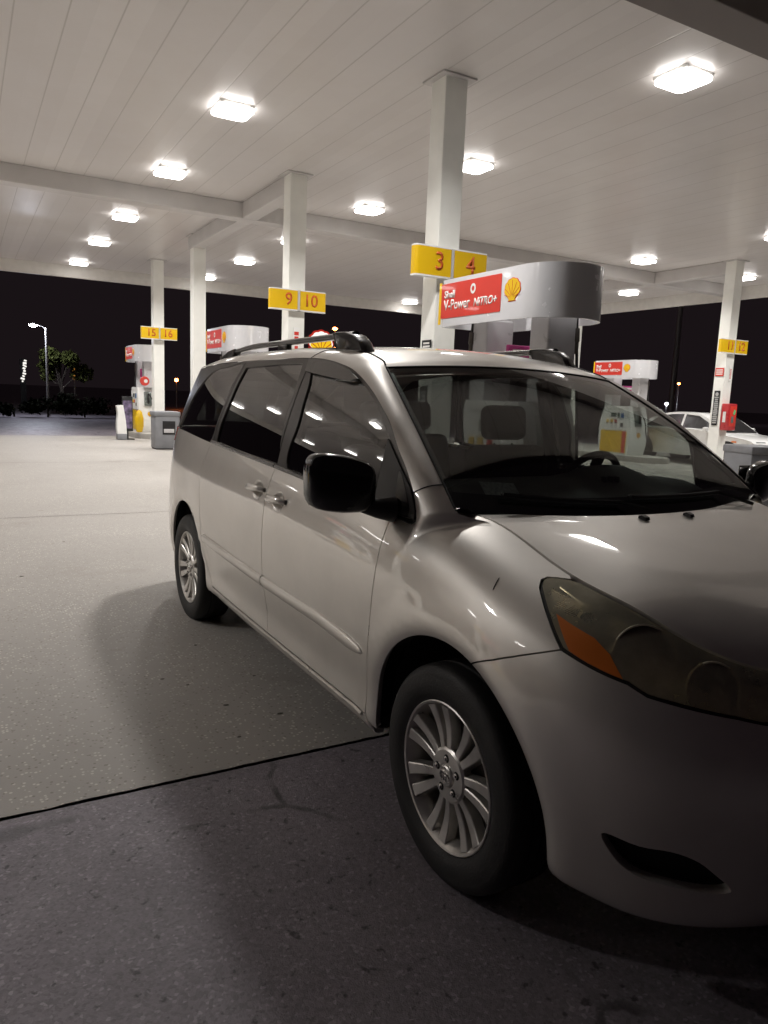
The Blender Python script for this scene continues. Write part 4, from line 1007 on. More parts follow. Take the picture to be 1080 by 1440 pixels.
# number signs
def number_sign(x, y, a, b_, label, face=-.20):
    t = thing('number_sign', label, 'sign', (x, y+face, 3.06), 0, 'yellow pump number signs')
    for sx, dg in ((-1, a), (1, b_)):
        w = .485; cx = sx*(.025+w/2)
        pl = MB(); P = [(cx-w/2, -.05), (cx+w/2, -.05), (cx+w/2, .04), (cx-w/2, .04)]
        out = [(cx+sx*(w/2-.06+.06*math.cos(q)), -.05+.06-.06*math.sin(q)) if False else None for q in ()]
        # outer end rounds back
        inn = cx-sx*w/2; oe = cx+sx*w/2
        P = [(inn, -.05)]+[(oe-sx*.05*(1-math.sin(q)), -.05+.05*(1-math.cos(q))) for q in np.linspace(0, math.pi/2, 7)]+[(oe, .05), (inn, .05)]
        pl.prism(P, -.155, .155); o = pl.out('panel', 'yellow', t, 30)
        for z in (-.163, .163): tr = MB(); tr.prism([(p[0], p[1]) for p in P], z-.009, z+.009); tr.out('edge_trim', 'white', o, 0)
        if dg: text('digit', dg, .285, (sx*(.025+{'3': .16, '4': .23, '9': .16, '10': .19, '15': .21, '16': .21, '11': .17, '12': .21}[dg]), -.0525, 0), (1, 0, 0), (0, 0, 1), 'orange', o, .003, sx=.95, bold=.003)
    b = MB(); b.box((0, .0, 0), (.04, .09, .33)); b.box((0, .045, 0), (.20, .02, .12)); b.out('bracket', 'greymetal', t, 0)
for k, a, b_ in (('34', '3', '4'), ('910', '9', '10'), ('1516', '15', '16'), ('1112', '11', '12')):
    c = cols[k].location; number_sign(c.x, c.y, a, b_, f'yellow double sign with orange numerals {a} and {b_} on a white column')
for y in (7.65, 12.2): number_sign(-6.47, y, None, None, 'yellow double sign of the left lanes, seen only mirrored in the van')
# plates on the columns: illegible small print drawn as bars
def plate(name, label, c, wd, h, face, bg, fg, rows, cat='notice', circ=False, side=.1, bar=.55, mar=.12):
    """face 'x' looks to -X, 'y' looks to -Y"""
    t = thing(name, label, cat, c); e1 = (0, -1, 0) if face == 'x' else (1, 0, 0); e2 = (0, 0, 1)
    e3 = Vector(e1).cross(Vector(e2)); ax = (e1, e2, e3)
    b = MB(); b.prism([(-wd/2, -h/2), (wd/2, -h/2), (wd/2, h/2), (-wd/2, h/2)], 0, .006, ax); b.out('plate', bg, t, 0)
    b = MB(); hh = h*(1-2*mar)/rows
    for i in range(rows):
        w_ = wd*(.5-side)*(.7+.3*rng.random()); z = h/2-h*mar-hh*(i+.5)
        if circ and i < 2: continue
        b.prism([(-w_, z-hh*bar/2), (w_, z-hh*bar/2), (w_, z+hh*bar/2), (-w_, z+hh*bar/2)], .006, .0075, ax)
    if circ: b.prism([(wd*.30*math.cos(a), h/2-h*mar-hh*.9+wd*.30*math.sin(a)) for a in np.linspace(0, 2*math.pi, 20, endpoint=False)], .006, .0075, ax)
    b.out('print', fg, t, 0); return t
M['print'] = pbr('print_grey', (.45, .45, .44), .5); M['printw'] = pbr('print_white', (.75, .74, .71), .5)
plate('warning_label', 'black label of white print low on the column numbered 3 and 4', (4.868, 7.63, 2.12), .20, .15, 'x', 'black', 'printw', 3)
plate('warning_label', 'tall black safety label with pale print on the column numbered 11 and 12', (16.46, 12.20, 1.55), .16, .86, 'x', 'black', 'print', 16, circ=True, bar=.6, mar=.05)
plate('notice_plate', 'small red notice plate above the tall black label on the 11 and 12 column', (16.46, 12.20, 2.44), .24, .20, 'x', 'red', 'printw', 3)
plate('notice_plate', 'narrow upright white notice with red print beside the square red notice plate', (16.66, 12.04, 2.40), .07, .34, 'y', 'white', 'red', 8)
plate('notice_plate', 'white plate with red upright marking under the signs 9 and 10', (5.03, 12.04, 2.36), .11, .52, 'y', 'white', 'red', 5, bar=.75, side=.12)
plate('notice_plate', 'large black label seen through the windscreen on the nearest column', (4.868, 7.65, 1.25), .15, .8, 'x', 'black', 'print', 14, bar=.6, mar=.05)
# red extinguisher cabinet
t = thing('extinguisher_cabinet', 'red fire extinguisher cabinet with green tag hung on a white column', 'extinguisher cabinet', (16.62, 11.93, 1.34))
b = MB(); b.box((0, 0, 0), (.34, .20, .66), .025); b.out('case', 'cabinetred', t); b = MB(); b.box((.02, -.103, .02), (.25, .01, .50), .004); d_ = b.out('door', 'red', t)
b = MB(); b.box((.06, -.110, .12), (.07, .008, .12), .003, (0, .3, 0)); b.out('tag', 'green', d_, 0); b = MB(); b.box((.0, -.110, -.06), (.09, .006, .16), .002); b.out('window', 'display', d_, 0)
b = MB(); b.prism([(-.04, -.13), (.04, -.13), (.04, .13), (-.04, .13)], 0, .004, ((0, -1, 0), (0, 0, 1), (-1, 0, 0)), (-.171, 0, 0)); b.out('sticker', 'printw', t, 0)
# canopy lights
LIT = {(3.2, 6.07): 'canopy light cut by the top edge of the photo, above the minivan', (3.2, 9.93): 'largest square canopy light, upper left over the lane beside the minivan', (3.2, 13.25): 'second canopy light of the left row, just before the long cross beam',
 (3.2, 17.2): 'third canopy light of the left row, first one beyond the cross beam', (3.2, 20.6): 'fourth canopy light of the left row, between third and last', (3.2, 24.4): 'last canopy light of the left row, next to the far fascia',
 (7.05, 6.07): 'canopy light high at right near the dark front beam', (7.05, 9.93): 'canopy light just right of the column numbered 3 and 4', (7.05, 13.35): 'canopy light between the columns 9 10 and 3 4',
 (7.05, 17.2): 'canopy light hidden behind the column numbered 3 and 4', (7.05, 20.7): 'small canopy light between the bare column and the 9 10 column', (7.05, 24.4): 'tiny canopy light beside the bare column at the far fascia',
 (14.88, 13.5): 'canopy light above the right end of the nearest pump canopy', (18.74, 17.5): 'small canopy light right of the pump canopy, beyond the right beam', (18.67, 13.4): 'canopy light just right of the column numbered 11 and 12',
 (14.95, 25.0): 'tiny canopy light left of the sign numbered 3 by the far fascia', (18.7, 9.95): 'canopy light cut by the right edge of the photo'}
def lamp_fix():
    t = thing('canopy_light', 'x', 'light', (0, 0, HC), 0, 'square lights under the canopy')
    b = MB(); b.box((0, 0, -.02), (.45, .45, .04), .01); b.out('housing', 'white', t, 0)
    b = MB(); b.prism(rrect(.47, .47, .09, 6), -.072, -.041); b.out('lens', 'lamp', t, 0)
    la = bpy.data.lights.new('lamp', 'AREA'); la.shape = 'SQUARE'; la.size = .28; la.energy = LAMP_W; la.color = (1., .972, .945); la.spread = R_(LAMP_S)
    lo = bpy.data.objects.new('lamp', la); COL.objects.link(lo); lo.parent = t; lo.location = (0, 0, -.085); return t
proto = lamp_fix(); first = True
def place_lamp(x, y, lab):
    global first
    if first: r = proto; first = False
    else:
        r = proto.copy(); COL.objects.link(r)
        for ch in proto.children: c = ch.copy(); COL.objects.link(c); c.parent = r
    r.location = (x, min(y, 24.75), HC); r['label'] = lab
    dim = .30 if (x, y) == (7.05, 6.07) else 1.3 if x < 0 else 1.
    if dim != 1.:   # one lamp dimmed, left row raised, purely to shape the van's shading
        lo = [c for c in r.children if c.type == 'LIGHT'][0]; lo.data = lo.data.copy(); lo.data.energy *= dim
for (x, y), lab in LIT.items(): place_lamp(x, y, lab)
for x in (-8.4, -4.6):
    for y in (6.07, 9.93, 13.3, 17.2, 20.6, 24.4): place_lamp(x, y, 'square canopy light over the left lanes, outside the picture')
for x, y in ((14.9, 6.07), (18.7, 6.07), (14.9, 9.95), (14.9, 17.3), (14.9, 20.7), (18.7, 20.8), (18.7, 24.6)): place_lamp(x, y, 'square canopy light of the right lanes hidden from view')
# ------------------------------------------------------------------ fuel pumps; local frame: x across, y along the island, centre at canopy centre
def stadium(hl, w, r_far, n=14):
    """plan outline, near end (-y) a half round, far end (+y) small corners"""
    P = [(w*math.cos(a), -hl+w+w*math.sin(a)) for a in np.linspace(math.pi, 2*math.pi, 2*n)]
    P += [(w-r_far+r_far*math.cos(a), hl-r_far+r_far*math.sin(a)) for a in np.linspace(0, math.pi/2, 5)]
    P += [(-w+r_far+r_far*math.cos(a), hl-r_far+r_far*math.sin(a)) for a in np.linspace(math.pi/2, math.pi, 5)]
    return P
def island(x, y, label):
    t = thing('pump_island', label, 'kerb', (x, y, 0), 0, 'raised pump islands'); b = MB()
    P = [(.56*math.cos(a), -1.0+.56*math.sin(a)) for a in np.linspace(math.pi, 2*math.pi, 20)]+[(.56*math.cos(a), 1.0+.56*math.sin(a)) for a in np.linspace(0, math.pi, 20)]
    b.prism(P, 0.0, .125); b.prism([(p[0]*.965, p[1]*.98) for p in P], .125, .15); b.out('kerb', 'kerb', t, 30)
def pump(x, y, label):
    t = thing('fuel_pump', label, 'fuel pump', (x, y, .15), 0, 'white fuel pumps')
    z0 = .15
    # cabinet with bellied sides: outline in (y, z)
    hb = 1.36
    prof = [(-.50, 0), (-.565, .25), (-.585, .55), (-.57, .85), (-.52, 1.10), (-.43, hb), (.43, hb), (.52, 1.10), (.57, .85), (.585, .55), (.565, .25), (.50, 0)]
    prof = [tuple(p) for p in np.vstack([spl(prof[:6], 14), spl(prof[6:], 14)])]
    b = MB(); b.prism(prof, -.34, .34, ((0, 1, 0), (0, 0, 1), (1, 0, 0))); cab = b.out('cabinet', 'white', t, 40)
    for sg in (-1, 1):
        e1 = (0, sg, 0); e3 = (sg, 0, 0); ax = (e1, (0, 0, 1), e3); f = lambda y_, z_: (sg*.341, 0, 0)
        def pan(nm_, mat, cy, cz, w_, h_, d=.01, par=cab, r=.008, base=0.):
            q = MB(); q.prism([(p[0]+cy, p[1]+cz) for p in rrect(w_, h_, r, 3)], base, base+d, ax, (sg*.3405, 0, 0)); return q.out(nm_, mat, par, 0)
        pan('lower_door', 'yellow', -.02, .36, .96, .60); pan('door_stripe', 'red', .37, .36, .12, .60, .012)
        pan('fascia_plate', 'white', 0, .97, .92, .56, .012)
        s1 = pan('display_bezel', 'white', -.05, 1.10, .27, .20, .02, cab); pan('display', 'display', -.05, 1.105, .21, .12, .022, s1)
        for k in range(3):
            g_ = pan('grade_button', 'yellow' if k < 2 else 'red', -.27+.155*k, .93, .085, .09, .024); pan('grade_label', 'printw', -.27+.155*k, .82, .085, .10, .018, g_)
            pan('octane_label', 'black', -.27+.155*k, .885, .06, .03, .0255, g_)
        pan('card_reader', 'blue', .27, 1.10, .10, .14, .022); pan('keypad', 'black', .27, .84, .10, .10, .02); pan('receipt_slot', 'display', .13, 1.10, .07, .16, .018)
        pan('header_plate', 'printw', -.02, 1.28, .60, .07, .012)
    # nozzle end faces (near and far): recess, emblem, nozzle, hose
    for sg in (-1, 1):
        e1 = (-sg*-1 if False else (1 if sg < 0 else -1), 0, 0); yy = sg*.56
        b = MB(); b.box((.06*sg, sg*.555, 1.02), (.22, .10, .44), .02, (sg*.22, 0, 0)); rec = b.out('nozzle_boot', 'display', cab)
        b = MB(); b.tube([(.06*sg, sg*.63, 1.16), (.06*sg, sg*.66, 1.02), (.06*sg, sg*.63, .90), (.05*sg, sg*.60, .84)], [.022, .028, .03, .016], 10); b.box((.06*sg, sg*.655, 1.0), (.05, .06, .20), .02, (sg*.1, 0, 0)); b.out('nozzle', 'black', t)
        hs = [(.06*sg, sg*.64, 1.18), (-.02*sg, sg*.70, 1.05), (-.10*sg, sg*.74, .70), (-.16*sg, sg*.76, .45), (-.21*sg, sg*.74, .42), (-.23*sg, sg*.72, .60), (-.22*sg, sg*.66, 1.2), (-.20*sg, sg*.62, 1.75), (-.18*sg, sg*.60, 2.18)]
        b = MB(); b.tube(spl(hs, 60), .015, 8); h_ = b.out('hose', 'gap', t, 0)
        b = MB(); b.tube([(-.19*sg, sg*.61, 1.84), (-.187*sg, sg*.607, 1.95), (-.187*sg, sg*.607, 1.96), (-.183*sg, sg*.603, 2.08)], [.022, .024, .032, .030], 10); b.out('coupling', 'darkmetal', h_, 0)
    emblem(cab, (.0, -.586, .55), (1, 0, 0), (0, 0, 1), .14)
    # uprights
    for yy in (-.48, .48):
        b = MB(); b.box((0, yy, hb+.42), (.36, .27, .86), .02); b.out('upright', 'greymetal', t, 0)
    b = MB(); b.box((.08, 0, 1.80), (.50, .05, .26), .01); tp = b.out('topper', 'pink', t, 0)
    b = MB(); b.box((.08, -.028, 1.86), (.40, .006, .05)); b.out('topper_print', 'printw', tp, 0)
    # canopy band: hollow below
    cz0, cz1 = 2.285-z0, 2.775-z0; hl, wd = .91, .43
    P = stadium(hl, wd, .10); Q = stadium(hl-.03, wd-.03, .08); n = len(P)
    b = MB(); v = [(x_, y_, z) for z in (cz0, cz1) for x_, y_ in P]+[(x_, y_, z) for z in (cz0, cz1) for x_, y_ in Q]
    fc = [(i, (i+1) % n, n+(i+1) % n, n+i) for i in range(n)]+[(2*n+i, 3*n+i, 3*n+(i+1) % n, 2*n+(i+1) % n) for i in range(n)]+[(i, 2*n+i, 2*n+(i+1) % n, (i+1) % n) for i in range(n)]+[(n+i, n+(i+1) % n, 3*n+(i+1) % n, 3*n+i) for i in range(n)]
    b.add(v, fc); can = b.out('pump_canopy', 'canopyw', t, 40)
    for yy in (-.48, .48): b = MB(); b.box((0, yy, cz0+.235), (.30, .24, .50), .01); b.out('hanger', 'greymetal', can, 0)
    for sg in (-1, 1):
        e1 = (0, sg, 0); yc = .34; ax = (e1, (0, 0, 1), (sg, 0, 0))
        q = MB(); q.prism([(a+sg*yc, b_) for a, b_ in rrect(1.04, .36, .012, 3)], 0, .004, ax, (sg*wd, 0, (cz0+cz1)/2+.02)); br = q.out('brand_panel', 'red', can, 0)
        q = MB(); q.prism([(a+sg*(yc+.542), b_) for a, b_ in rrect(.045, .44, .004, 2)], 0, .004, ax, (sg*wd, 0, (cz0+cz1)/2+.0)); q.out('edge_stripe', 'yellow', can, 0)
        zc = (cz0+cz1)/2+.02; X_ = sg*(wd+.004); cs = lambda s_: (X_, yc+sg*s_, 0)
        text('lettering', 'Shell', .105, (X_, yc-0*sg+sg*-.36, zc+.062), e1, (0, 0, 1), 'printw', br, .002, bold=.004)
        text('lettering', 'V-Power', .150, (X_, yc+sg*-.225, zc-.050), e1, (0, 0, 1), 'printw', br, .002, bold=.003, sx=.88)
        text('lettering', 'NiTRO+', .115, (X_, yc+sg*.265, zc-.058), e1, (0, 0, 1), 'printw', br, .002, shear=.2, bold=.003, sx=.92)
        q = MB(); rg = [(.045*math.cos(a), .052*math.sin(a)) for a in np.linspace(0, 2*math.pi, 25)]
        vv = []; 
        for k_, (a, b_) in enumerate(rg): vv += [(a, b_), (a*.5, b_*.5)]
        q.add([Vector((X_+sg*.003, yc+sg*.06+sg*a, zc+.085+b_)) for a, b_ in vv], [(2*i, 2*i+2, 2*i+3, 2*i+1) for i in range(24)]); q.out('ring_mark', 'printw', br, 0)
        emblem(can, (sg*wd, -.35, zc-.0), e1, (0, 0, 1), .21)
    return t
M['canopyw'] = pbr('glossy_white_band', (.78, .78, .80), .22, .25, .5, var=.02)
PUMPS = ((5.03, 6.09, 'nearest white fuel pump, its big rounded canopy covering part of the sign 4', 'raised island of the nearest pump, hidden behind the van'),
         (5.03, 15.06, 'white fuel pump whose overexposed canopy shows left of the column 9 10', 'raised island under the pump beyond column 9 10'),
         (5.03, 24.09, 'far left white fuel pump with red tag, behind the column 15 16', 'raised island with grey kerb under the far left pump'),
         (16.5, 15.19, 'white fuel pump with yellow lower door seen through the windscreen', 'raised island under the pump seen through the windscreen'))
for x, y, lab, li in PUMPS: island(x, y, li); pump(x, y, lab)
for y in (6.09, 15.06): island(-6.47, y, 'raised island of the left lanes, seen only mirrored in the van'); pump(-6.47, y, 'white fuel pump of the left lanes, seen only mirrored in the van')
# extras at the far left pump
t = thing('waste_bin', 'grey waste bin with a square opening beside the far left pump', 'bin', (4.42, 18.95, 0), 0, 'grey waste bins')
def bin_parts(t, w_=.60, h_=.93):
    b = MB(); b.box((0, 0, h_*.5-.02), (w_, w_*.9, h_-.08), .03); bd = b.out('body', 'bin', t)
    b = MB(); b.box((0, 0, h_-.05), (w_*1.06, w_*.96, .12), .03); b.out('lid', 'bin', t)
    b = MB(); b.box((.03, -w_*.452, h_*.58), (w_*.52, .012, h_*.36), .004); pn = b.out('opening', 'black', bd)
    b = MB(); b.box((.03, -w_*.462, h_*.50), (w_*.42, .012, h_*.10), .004); b.out('paper_holder', 'greymetal', pn)
    b = MB(); b.box((0, 0, .03), (w_*.92, w_*.82, .06)); b.out('base', 'gap', t, 0)
bin_parts(t)
t = thing('waste_bin', 'blue-grey waste bin cut by the right edge of the photo', 'bin', (10.35, 6.9, 0), R_(165), 'grey waste bins'); bin_parts(t, .66, .99)
t = thing('poster_stand', 'black framed poster on a low stand left of the far pump', 'poster', (4.14, 22.35, 0))
b = MB(); b.box((0, 0, .74), (.30, .05, 1.0), .01); fr = b.out('frame', 'black', t); M['poster'] = pbr('poster_print', (.13, .10, .17), .4, var=.9, vscale=9)
b = MB(); b.box((0, -.027, .72), (.25, .006, .80)); b.out('print', 'poster', fr, 0); b = MB(); b.box((0, 0, .15), (.04, .04, .30)); b.box((0, 0, .015), (.34, .30, .03), .01); b.out('stand', 'black', t)
t = thing('washer_station', 'pale curved windscreen washer post with grey foot left of the poster', 'washer post', (3.93, 22.25, 0))
b = MB(); prof = [(-.10, .16), (-.11, .5), (-.09, .8), (-.12, .97), (.06, .99), (.09, .8), (.13, .5), (.15, .16)]; b.prism([tuple(p) for p in spl(prof[:4], 12)]+[tuple(p) for p in spl(prof[4:], 12)], -.12, .12, ((1, 0, 0), (0, 0, 1), (0, -1, 0))); b.out('post', 'white', t, 40)
b = MB(); b.box((.02, 0, .09), (.26, .26, .18), .02); b.out('foot', 'bin', t)
t = thing('hose_tag', 'small round red tag hanging on the far left pump hose', 'tag', (4.80, 23.14, 1.70))
b = MB(); b.lathe([(.001, -.02), (.13, -.02), (.14, 0), (.13, .02), (.001, .02)], 24, 'Y'); pl = b.out('disc', 'red', t); b = MB(); b.lathe([(.001, -.024), (.055, -.024), (.055, -.018)], 20, 'Y', (.03, 0, 0)); b.out('mark', 'printw', pl)
t = thing('nozzle_guard', 'tall yellow oval guard at the foot of the far left pump', 'guard', (4.62, 23.10, .16))
b = MB(); b.lathe([(.001, 0), (.09, .02), (.13, .2), (.13, .42), (.08, .62), (.02, .68)], 20, 'Z'); b.out('shell', 'yellow', t)
# ------------------------------------------------------------------ the white saloon beyond the right column
SU = thing('parked_car', 'white saloon parked beyond the red extinguisher cabinet, at the next pump lane', 'car', (18.35, 13.9, 0), -math.pi/2)
lowp = [(-2.25, .30), (-2.30, .55), (-2.26, .82), (-2.0, .93), (-1.4, .955), (-.4, .95), (.75, .93), (1.2, .86), (1.9, .78), (2.25, .64), (2.33, .45), (2.28, .28)]
topp = [(-1.75, .93), (-1.15, 1.30), (-.75, 1.395), (-.1, 1.415), (.35, 1.37), (.75, 1.20), (1.18, .885)]
b = MB(); ol = spl(lowp, 50)
for c_ in (1.36, -1.36): pass
ol = [tuple(p) for p in ol]+[(1.70, .24), (1.0, .24), (-1.0, .24), (-1.7, .24)]
rows = []
for yy, sc_z, ins_ in ((-.90, 0, .06), (-.915, 0, .0), (-.80, 0, 0), (.80, 0, 0), (.915, 0, .0), (.90, 0, .06)):
    rows.append([(p[0]*(1-ins_*.3), yy if abs(yy) > .85 else yy, (p[1]-.5)*(1-ins_)+.5+(.0 if abs(yy) > .85 else .02)) for p in ol])
v = [p for r in rows for p in r]; n = len(ol); b.add(v, [(i*n+j, i*n+(j+1) % n, (i+1)*n+(j+1) % n, (i+1)*n+j) for i in range(5) for j in range(n)]+[tuple(range(n)), tuple(range(5*n, 6*n))[::-1]])
bd = b.out('body', 'suv_paint', SU, 40)
b = MB(); tp = [tuple(p) for p in spl(topp, 40)]; rows = []
for f_, yb, yt in ((0, -.80, -.60), (1, -.70, -.50), (2, .70, .50), (3, .80, .60)):
    rows.append([(p[0], (yb+(yt-yb)*np.clip((p[1]-.9)/.5, 0, 1)), p[1]-(.02 if f_ in (0, 3) else 0)) for p in tp])
b.grid(rows); n = len(tp); b.add([p for p in rows[0]], [tuple(range(n))]); b.add([p for p in rows[3]], [tuple(range(n))[::-1]]); b.out('roof', 'suv_paint', SU, 40)
for sg in (-1, 1):
    def sy(z): return sg*(.80-.20*np.clip((z-.9)/.5, 0, 1)+.006)
    for wn, pts in (('side_window', [(-1.45, .985), (-1.02, 1.27), (-.62, 1.345), (-.22, 1.355), (-.22, .985)]), ('side_window', [(-.14, .985), (-.14, 1.355), (.28, 1.325), (.62, 1.17), (.90, .985)])):
        v = [(p[0], sy(p[1]), p[1]) for p in pts]; v2 = [(p[0], sy(p[1])-sg*.02, p[1]) for p in pts]; b = MB(); k = len(pts)
        b.add(v+v2, [tuple(range(k)), tuple(range(k, 2*k))[::-1]]+[(i, (i+1) % k, k+(i+1) % k, k+i) for i in range(k)]); b.out(wn, 'trim', SU, 0)
    b = MB(); b.box((.80, sg*1.0, .98), (.12, .17, .12), .04); b.out('side_mirror', 'suv_paint', SU)
    b = MB(); b.box((1.62, sg*.917, .70), (.14, .012, .035), .004); b.out('side_marker', 'amber', SU)
    b = MB(); b.prism(rrect(.40, .14, .05), 0, .05, ((0, 1, 0), (0, 0, 1), (1, 0, 0)), (2.14, sg*.62, .66)); b.out('headlight', 'display', SU, 0)
    b = MB(); b.prism(rrect(.34, .18, .05), -.05, 0.02, ((0, 1, 0), (0, 0, 1), (1, 0, 0)), (-2.25, sg*.66, .76)); b.out('tail_light', 'redlens', SU, 0)
    for wx in (-1.36, 1.42):
        w_ = bpy.data.objects.new('wheel', None); COL.objects.link(w_); w_.parent = SU; w_.location = (wx, sg*.80, .32); w_.rotation_euler = (0, .3*wx, 0 if sg < 0 else math.pi)
        b = MB(); b.lathe([(.21, -.09), (.25, -.108), (.30, -.10), (.322, -.07), (.322, .10), (.21, .10)], 36, 'Y'); b.out('tyre', 'tyre', w_)
        b = MB(); b.lathe([(.001, -.095), (.05, -.097), (.06, -.085), (.18, -.075), (.205, -.092), (.213, -.09)], 36, 'Y'); b.out('rim', 'alloy', w_)
        b = MB(); b.lathe([(.001, -.108), (.385, -.108), (.385, .11), (.001, .11)], 36, 'Y'); b.out('wheel_well', 'gap', w_)
b = MB(); ws = [(1.15, .915), (.60, 1.30)]; b.grid([[(x_+.012, yy*(.70 if z_ < 1 else .52), z_+.012) for yy in np.linspace(-1, 1, 7)] for x_, z_ in ws]); b.out('windscreen', 'trim', SU)
b = MB(); ws = [(-1.72, .955), (-1.18, 1.30)]; b.grid([[(x_-.012, yy*(.70 if z_ < 1 else .52), z_+.012) for yy in np.linspace(-1, 1, 7)] for x_, z_ in ws]); b.out('rear_window', 'trim', SU)
# ------------------------------------------------------------------ beyond the forecourt
t = thing('street_lamp', 'lit bluish-white street lamp on a thin pole at the far left', 'street lamp', (3.50, 38., 0))
b = MB(); b.tube([(0, 0, 0), (0, 0, 4.05)], [.075, .05], 12); b.tube([(0, 0, 4.0), (-.15, 0, 4.1), (-.42, 0, 4.16)], .03, 8); b.out('pole', 'pole', t, 0)
b = MB(); b.box((-.55, 0, 4.18), (.36, .24, .10), .03); hd = b.out('lamp_head', 'pole', t); b = MB(); b.lathe([(.001, -.10), (.10, -.085), (.14, -.04), (.14, 0)], 20, 'Z', (-.55, 0, 4.14)); b.out('lens', 'streetlamp', hd, 0)
t = thing('light_pole', 'tall thin dark pole standing behind the pump at the right', 'pole', (38., 31.3, 0))
b = MB(); b.tube([(0, 0, 0), (0, 0, 14.)], [.20, .12], 10); b.box((0, 0, .25), (.6, .6, .5), .05); b.out('shaft', 'pole', t, 0)
b = MB(); b.box((0, 0, 14.0), (1.4, .3, .14), .03); b.out('lamp_head', 'pole', t)
for k, (x, y, z, lab) in enumerate(((28.7, 60, 7.25, 'orange street lamp glowing above the minivan roof rail'), (72.7, 60, 6.2, 'upper of two orange street lamps beside the tall dark pole'), (73.8, 60, 4.4, 'lower of two orange street lamps beside the tall dark pole'), (14.9, 60, 2.2, 'tiny orange lamp low between two white columns'), (72., 60., 2.0, 'tiny white lamp just above the white saloon roof'))):
    t = thing('distant_lamp', lab, 'street lamp', (x, y, 0), 0, 'distant street lamps')
    b = MB(); b.tube([(0, 0, 0), (0, 0, z)], [.07, .05], 8); b.out('pole', 'pole', t, 0); b = MB(); b.lathe([(.001, -.14), (.10 if k else .16, -.1), (.14 if k else .22, 0), (.10, .1), (.001, .12)], 12, 'Z', (0, 0, z)); b.out('lens', 'orangelamp' if k < 4 else 'streetlamp', t, 0)
M['signy'] = emis('lit_yellow', (1., .62, .02), .9); M['signr'] = emis('lit_red', (.9, .05, .03), .55); M['signw'] = emis('lit_white', (1, .97, .9), 1.1); M['signo'] = emis('lit_amber', (1., .42, .08), .35)
t = thing('roadside_sign', 'lit roadside sign with yellow scallop and red rim, peeping over the roof rail', 'sign', (20.5, 45, 0))
b = MB(); b.box((0, .1, 2.0), (.5, .3, 4.0), .05); b.out('pylon', 'pole', t)
ax = ((1, 0, 0), (0, 0, 1), (0, -1, 0)); P = pecten(1.45)
b = MB(); b.prism([(1.12*p[0], 1.12*p[1]+.05) for p in P], 0, .12, ax, (0, 0, 4.72)); rim_ = b.out('rim', 'signr', t, 0); b = MB(); b.prism([(1.04*p[0], 1.04*p[1]) for p in P], .12, .13, ax, (0, 0, 4.72)); b.out('field', 'signw', rim_, 0)
b = MB(); b.prism([(.95*p[0], .78*p[1]-.08) for p in P], .13, .16, ax, (0, 0, 4.72)); em = b.out('scallop', 'signy', rim_, 0)
b = MB()
for k in range(-3, 4):
    a = R_(90-k*25); d = (math.cos(a), math.sin(a)); q = (-d[1], d[0]); p0 = np.array([d[0]*.15, d[1]*.15-.45]); p1 = np.array([d[0]*.95, d[1]*.86-.45]); q = np.array(q)
    b.prism([tuple(p0+q*.01), tuple(p0-q*.01), tuple(p1-q*.035), tuple(p1+q*.035)], .16, .17, ax, (0, 0, 4.72))
b.out('scallop_rib', 'signr', rim_, 0)
t = thing('lit_sign', 'slanted white lit sign at the far left, broken up by branches', 'sign', (4.05, 62, 0))
b = MB(); 
for k in range(9): b.box((.16-.03*k+.08*rng.random(), 0, 3.15-.19*k), (.10+.18*rng.random(), .1, .10+.06*rng.random()), .02, (0, rng.random()*.6, 0))
b.out('lit_face', 'signw', t, 0); b = MB(); b.box((0, .15, 1.6), (.4, .1, 3.4)); b.out('backing', 'black', t, 0)
t = thing('lit_sign', 'small dim amber lit panel right of the street lamp', 'sign', (7.6, 62, 0)); b = MB(); b.box((0, 0, 2.35), (.22, .1, .85), .02); b.out('lit_face', 'signo', t, 0); b = MB(); b.box((0, .1, 1.2), (.12, .08, 2.4)); b.out('post', 'pole', t, 0)
# trees and shrubs
def leaf_cloud(name, blobs, n, size, mat, parent):
    V = []; F = []
    wts = np.array([bl[3]**2 for bl in blobs]); wts = wts/wts.sum()
    for i in range(n):
        cx, cy, cz, r = blobs[rng.choice(len(blobs), p=wts)]
        d = rng.normal(size=3); d /= np.linalg.norm(d); p = np.array([cx, cy, cz])+d*np.array([1, 1, .8])*r*(rng.random()**.45)
        a = rng.normal(size=3); a /= np.linalg.norm(a); b_ = np.cross(a, rng.normal(size=3)); b_ /= np.linalg.norm(b_); s_ = size*(.6+.8*rng.random())
        k = len(V); V += [p-a*s_, p+b_*s_*.5, p+a*s_, p-b_*s_*.5]; F.append((k, k+1, k+2, k+3))
    return mesh(name, V, F, mat, parent)
def tree(name, label, x, y, h, cr, seed, n=2600, mat='leaf', size=.13, cat='tree'):
    global rng
    rng = np.random.default_rng(seed); t = thing(name, label, cat, (x, y, 0), 0, 'dark trees beyond the forecourt')
    b = MB(); b.tube([(0, 0, 0), (.05, 0, h*.3), (-.04, .05, h*.55), (.02, 0, h*.85)], [.03*h, .024*h, .016*h, .006*h], 8)
    bl = []
    for k in range(9):
        a = rng.random()*6.28; rr = cr*(.25+.6*rng.random()); z = h*(.48+.45*rng.random()); p = (rr*math.cos(a), rr*math.sin(a), z); b.tube([(0, 0, h*(.3+.2*rng.random())), (p[0]*.5, p[1]*.5, z*.82), p], [.012*h, .008*h, .003*h], 6); bl.append((*p, cr*(.28+.25*rng.random())))
    b.out('trunk', 'bark', t); leaf_cloud('crown', bl, n, size, mat, t)
tree('tree', 'small tree lit green behind the street lamp', 4.35, 40.4, 3.45, 1.15, 3, 2600, 'leaf', .10)
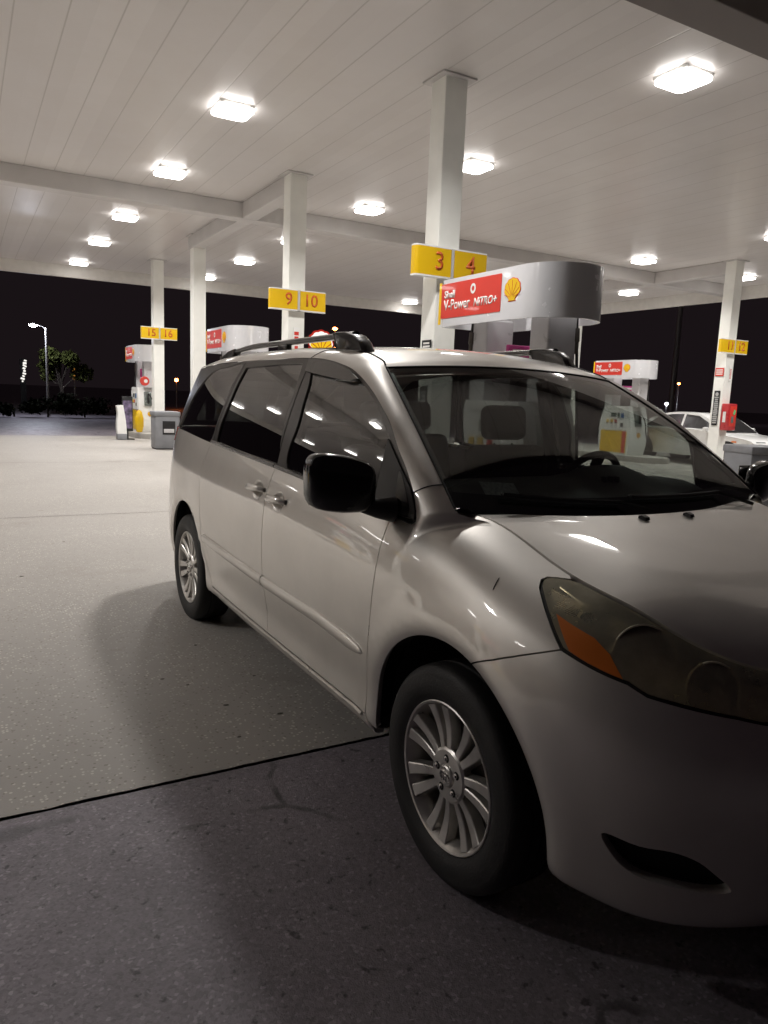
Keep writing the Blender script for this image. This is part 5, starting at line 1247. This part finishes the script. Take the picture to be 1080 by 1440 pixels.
def shrub(x, y, w_, h_, seed, lab):
    global rng
    rng = np.random.default_rng(seed); t = thing('shrub', lab, 'shrub', (x, y, 0), 0, 'low dark shrubs by the road')
    b = MB(); b.tube([(0, 0, 0), (0, 0, h_*.5)], .04, 6); b.out('stem', 'bark', t)
    leaf_cloud('foliage', [(w_*(rng.random()-.5), .4*(rng.random()-.5), h_*(.35+.3*rng.random()), h_*.42) for _ in range(6)], 900, .09, 'darkleaf', t)
for i, (x, w_, h_, lab) in enumerate(((2.0, 1.6, .8, 'low dark shrub left of the lamp pole'), (3.4, 1.8, 1.05, 'low dark shrub around the foot of the lamp pole'), (5.0, 1.8, 1.2, 'dark shrub under the small lit tree'), (6.6, 1.8, .95, 'dark shrub right of the small lit tree'))): shrub(x, 37.0+.2*i, w_, h_, 50+i, lab)
# ------------------------------------------------------------------ sky, camera
w = bpy.data.worlds.new('World'); S.world = w; w.use_nodes = True
w.node_tree.nodes['Background'].inputs[0].default_value = (.0092, .0064, .0076, 1); w.node_tree.nodes['Background'].inputs[1].default_value = 1.
CAMR = np.array([[0.8701, -0.491366, 0.038545], [-0.042506, -0.152722, -0.987355], [0.491039, 0.857459, -0.15377]])
cam = bpy.data.cameras.new('camera'); co = bpy.data.objects.new('camera', cam); COL.objects.link(co); S.camera = co
co.matrix_world = Matrix(((CAMR[0][0], -CAMR[1][0], -CAMR[2][0], 0), (CAMR[0][1], -CAMR[1][1], -CAMR[2][1], 0), (CAMR[0][2], -CAMR[1][2], -CAMR[2][2], 1.5033), (0, 0, 0, 1)))
cam.sensor_fit = 'VERTICAL'; cam.sensor_height = 24; cam.lens = 1038.2/1440*24; cam.clip_end = 3000; cam.clip_start = .05
S.view_settings.view_transform = 'Standard'; S.view_settings.look = 'None'
S.view_settings.exposure = 0.; S.view_settings.gamma = 1.
S.cycles.use_denoising = True; S.cycles.sample_clamp_indirect = 8.; S.cycles.max_bounces = 10; S.cycles.diffuse_bounces = 4; S.cycles.transparent_max_bounces = 16
S.cycles.caustics_reflective = False; S.cycles.caustics_refractive = False
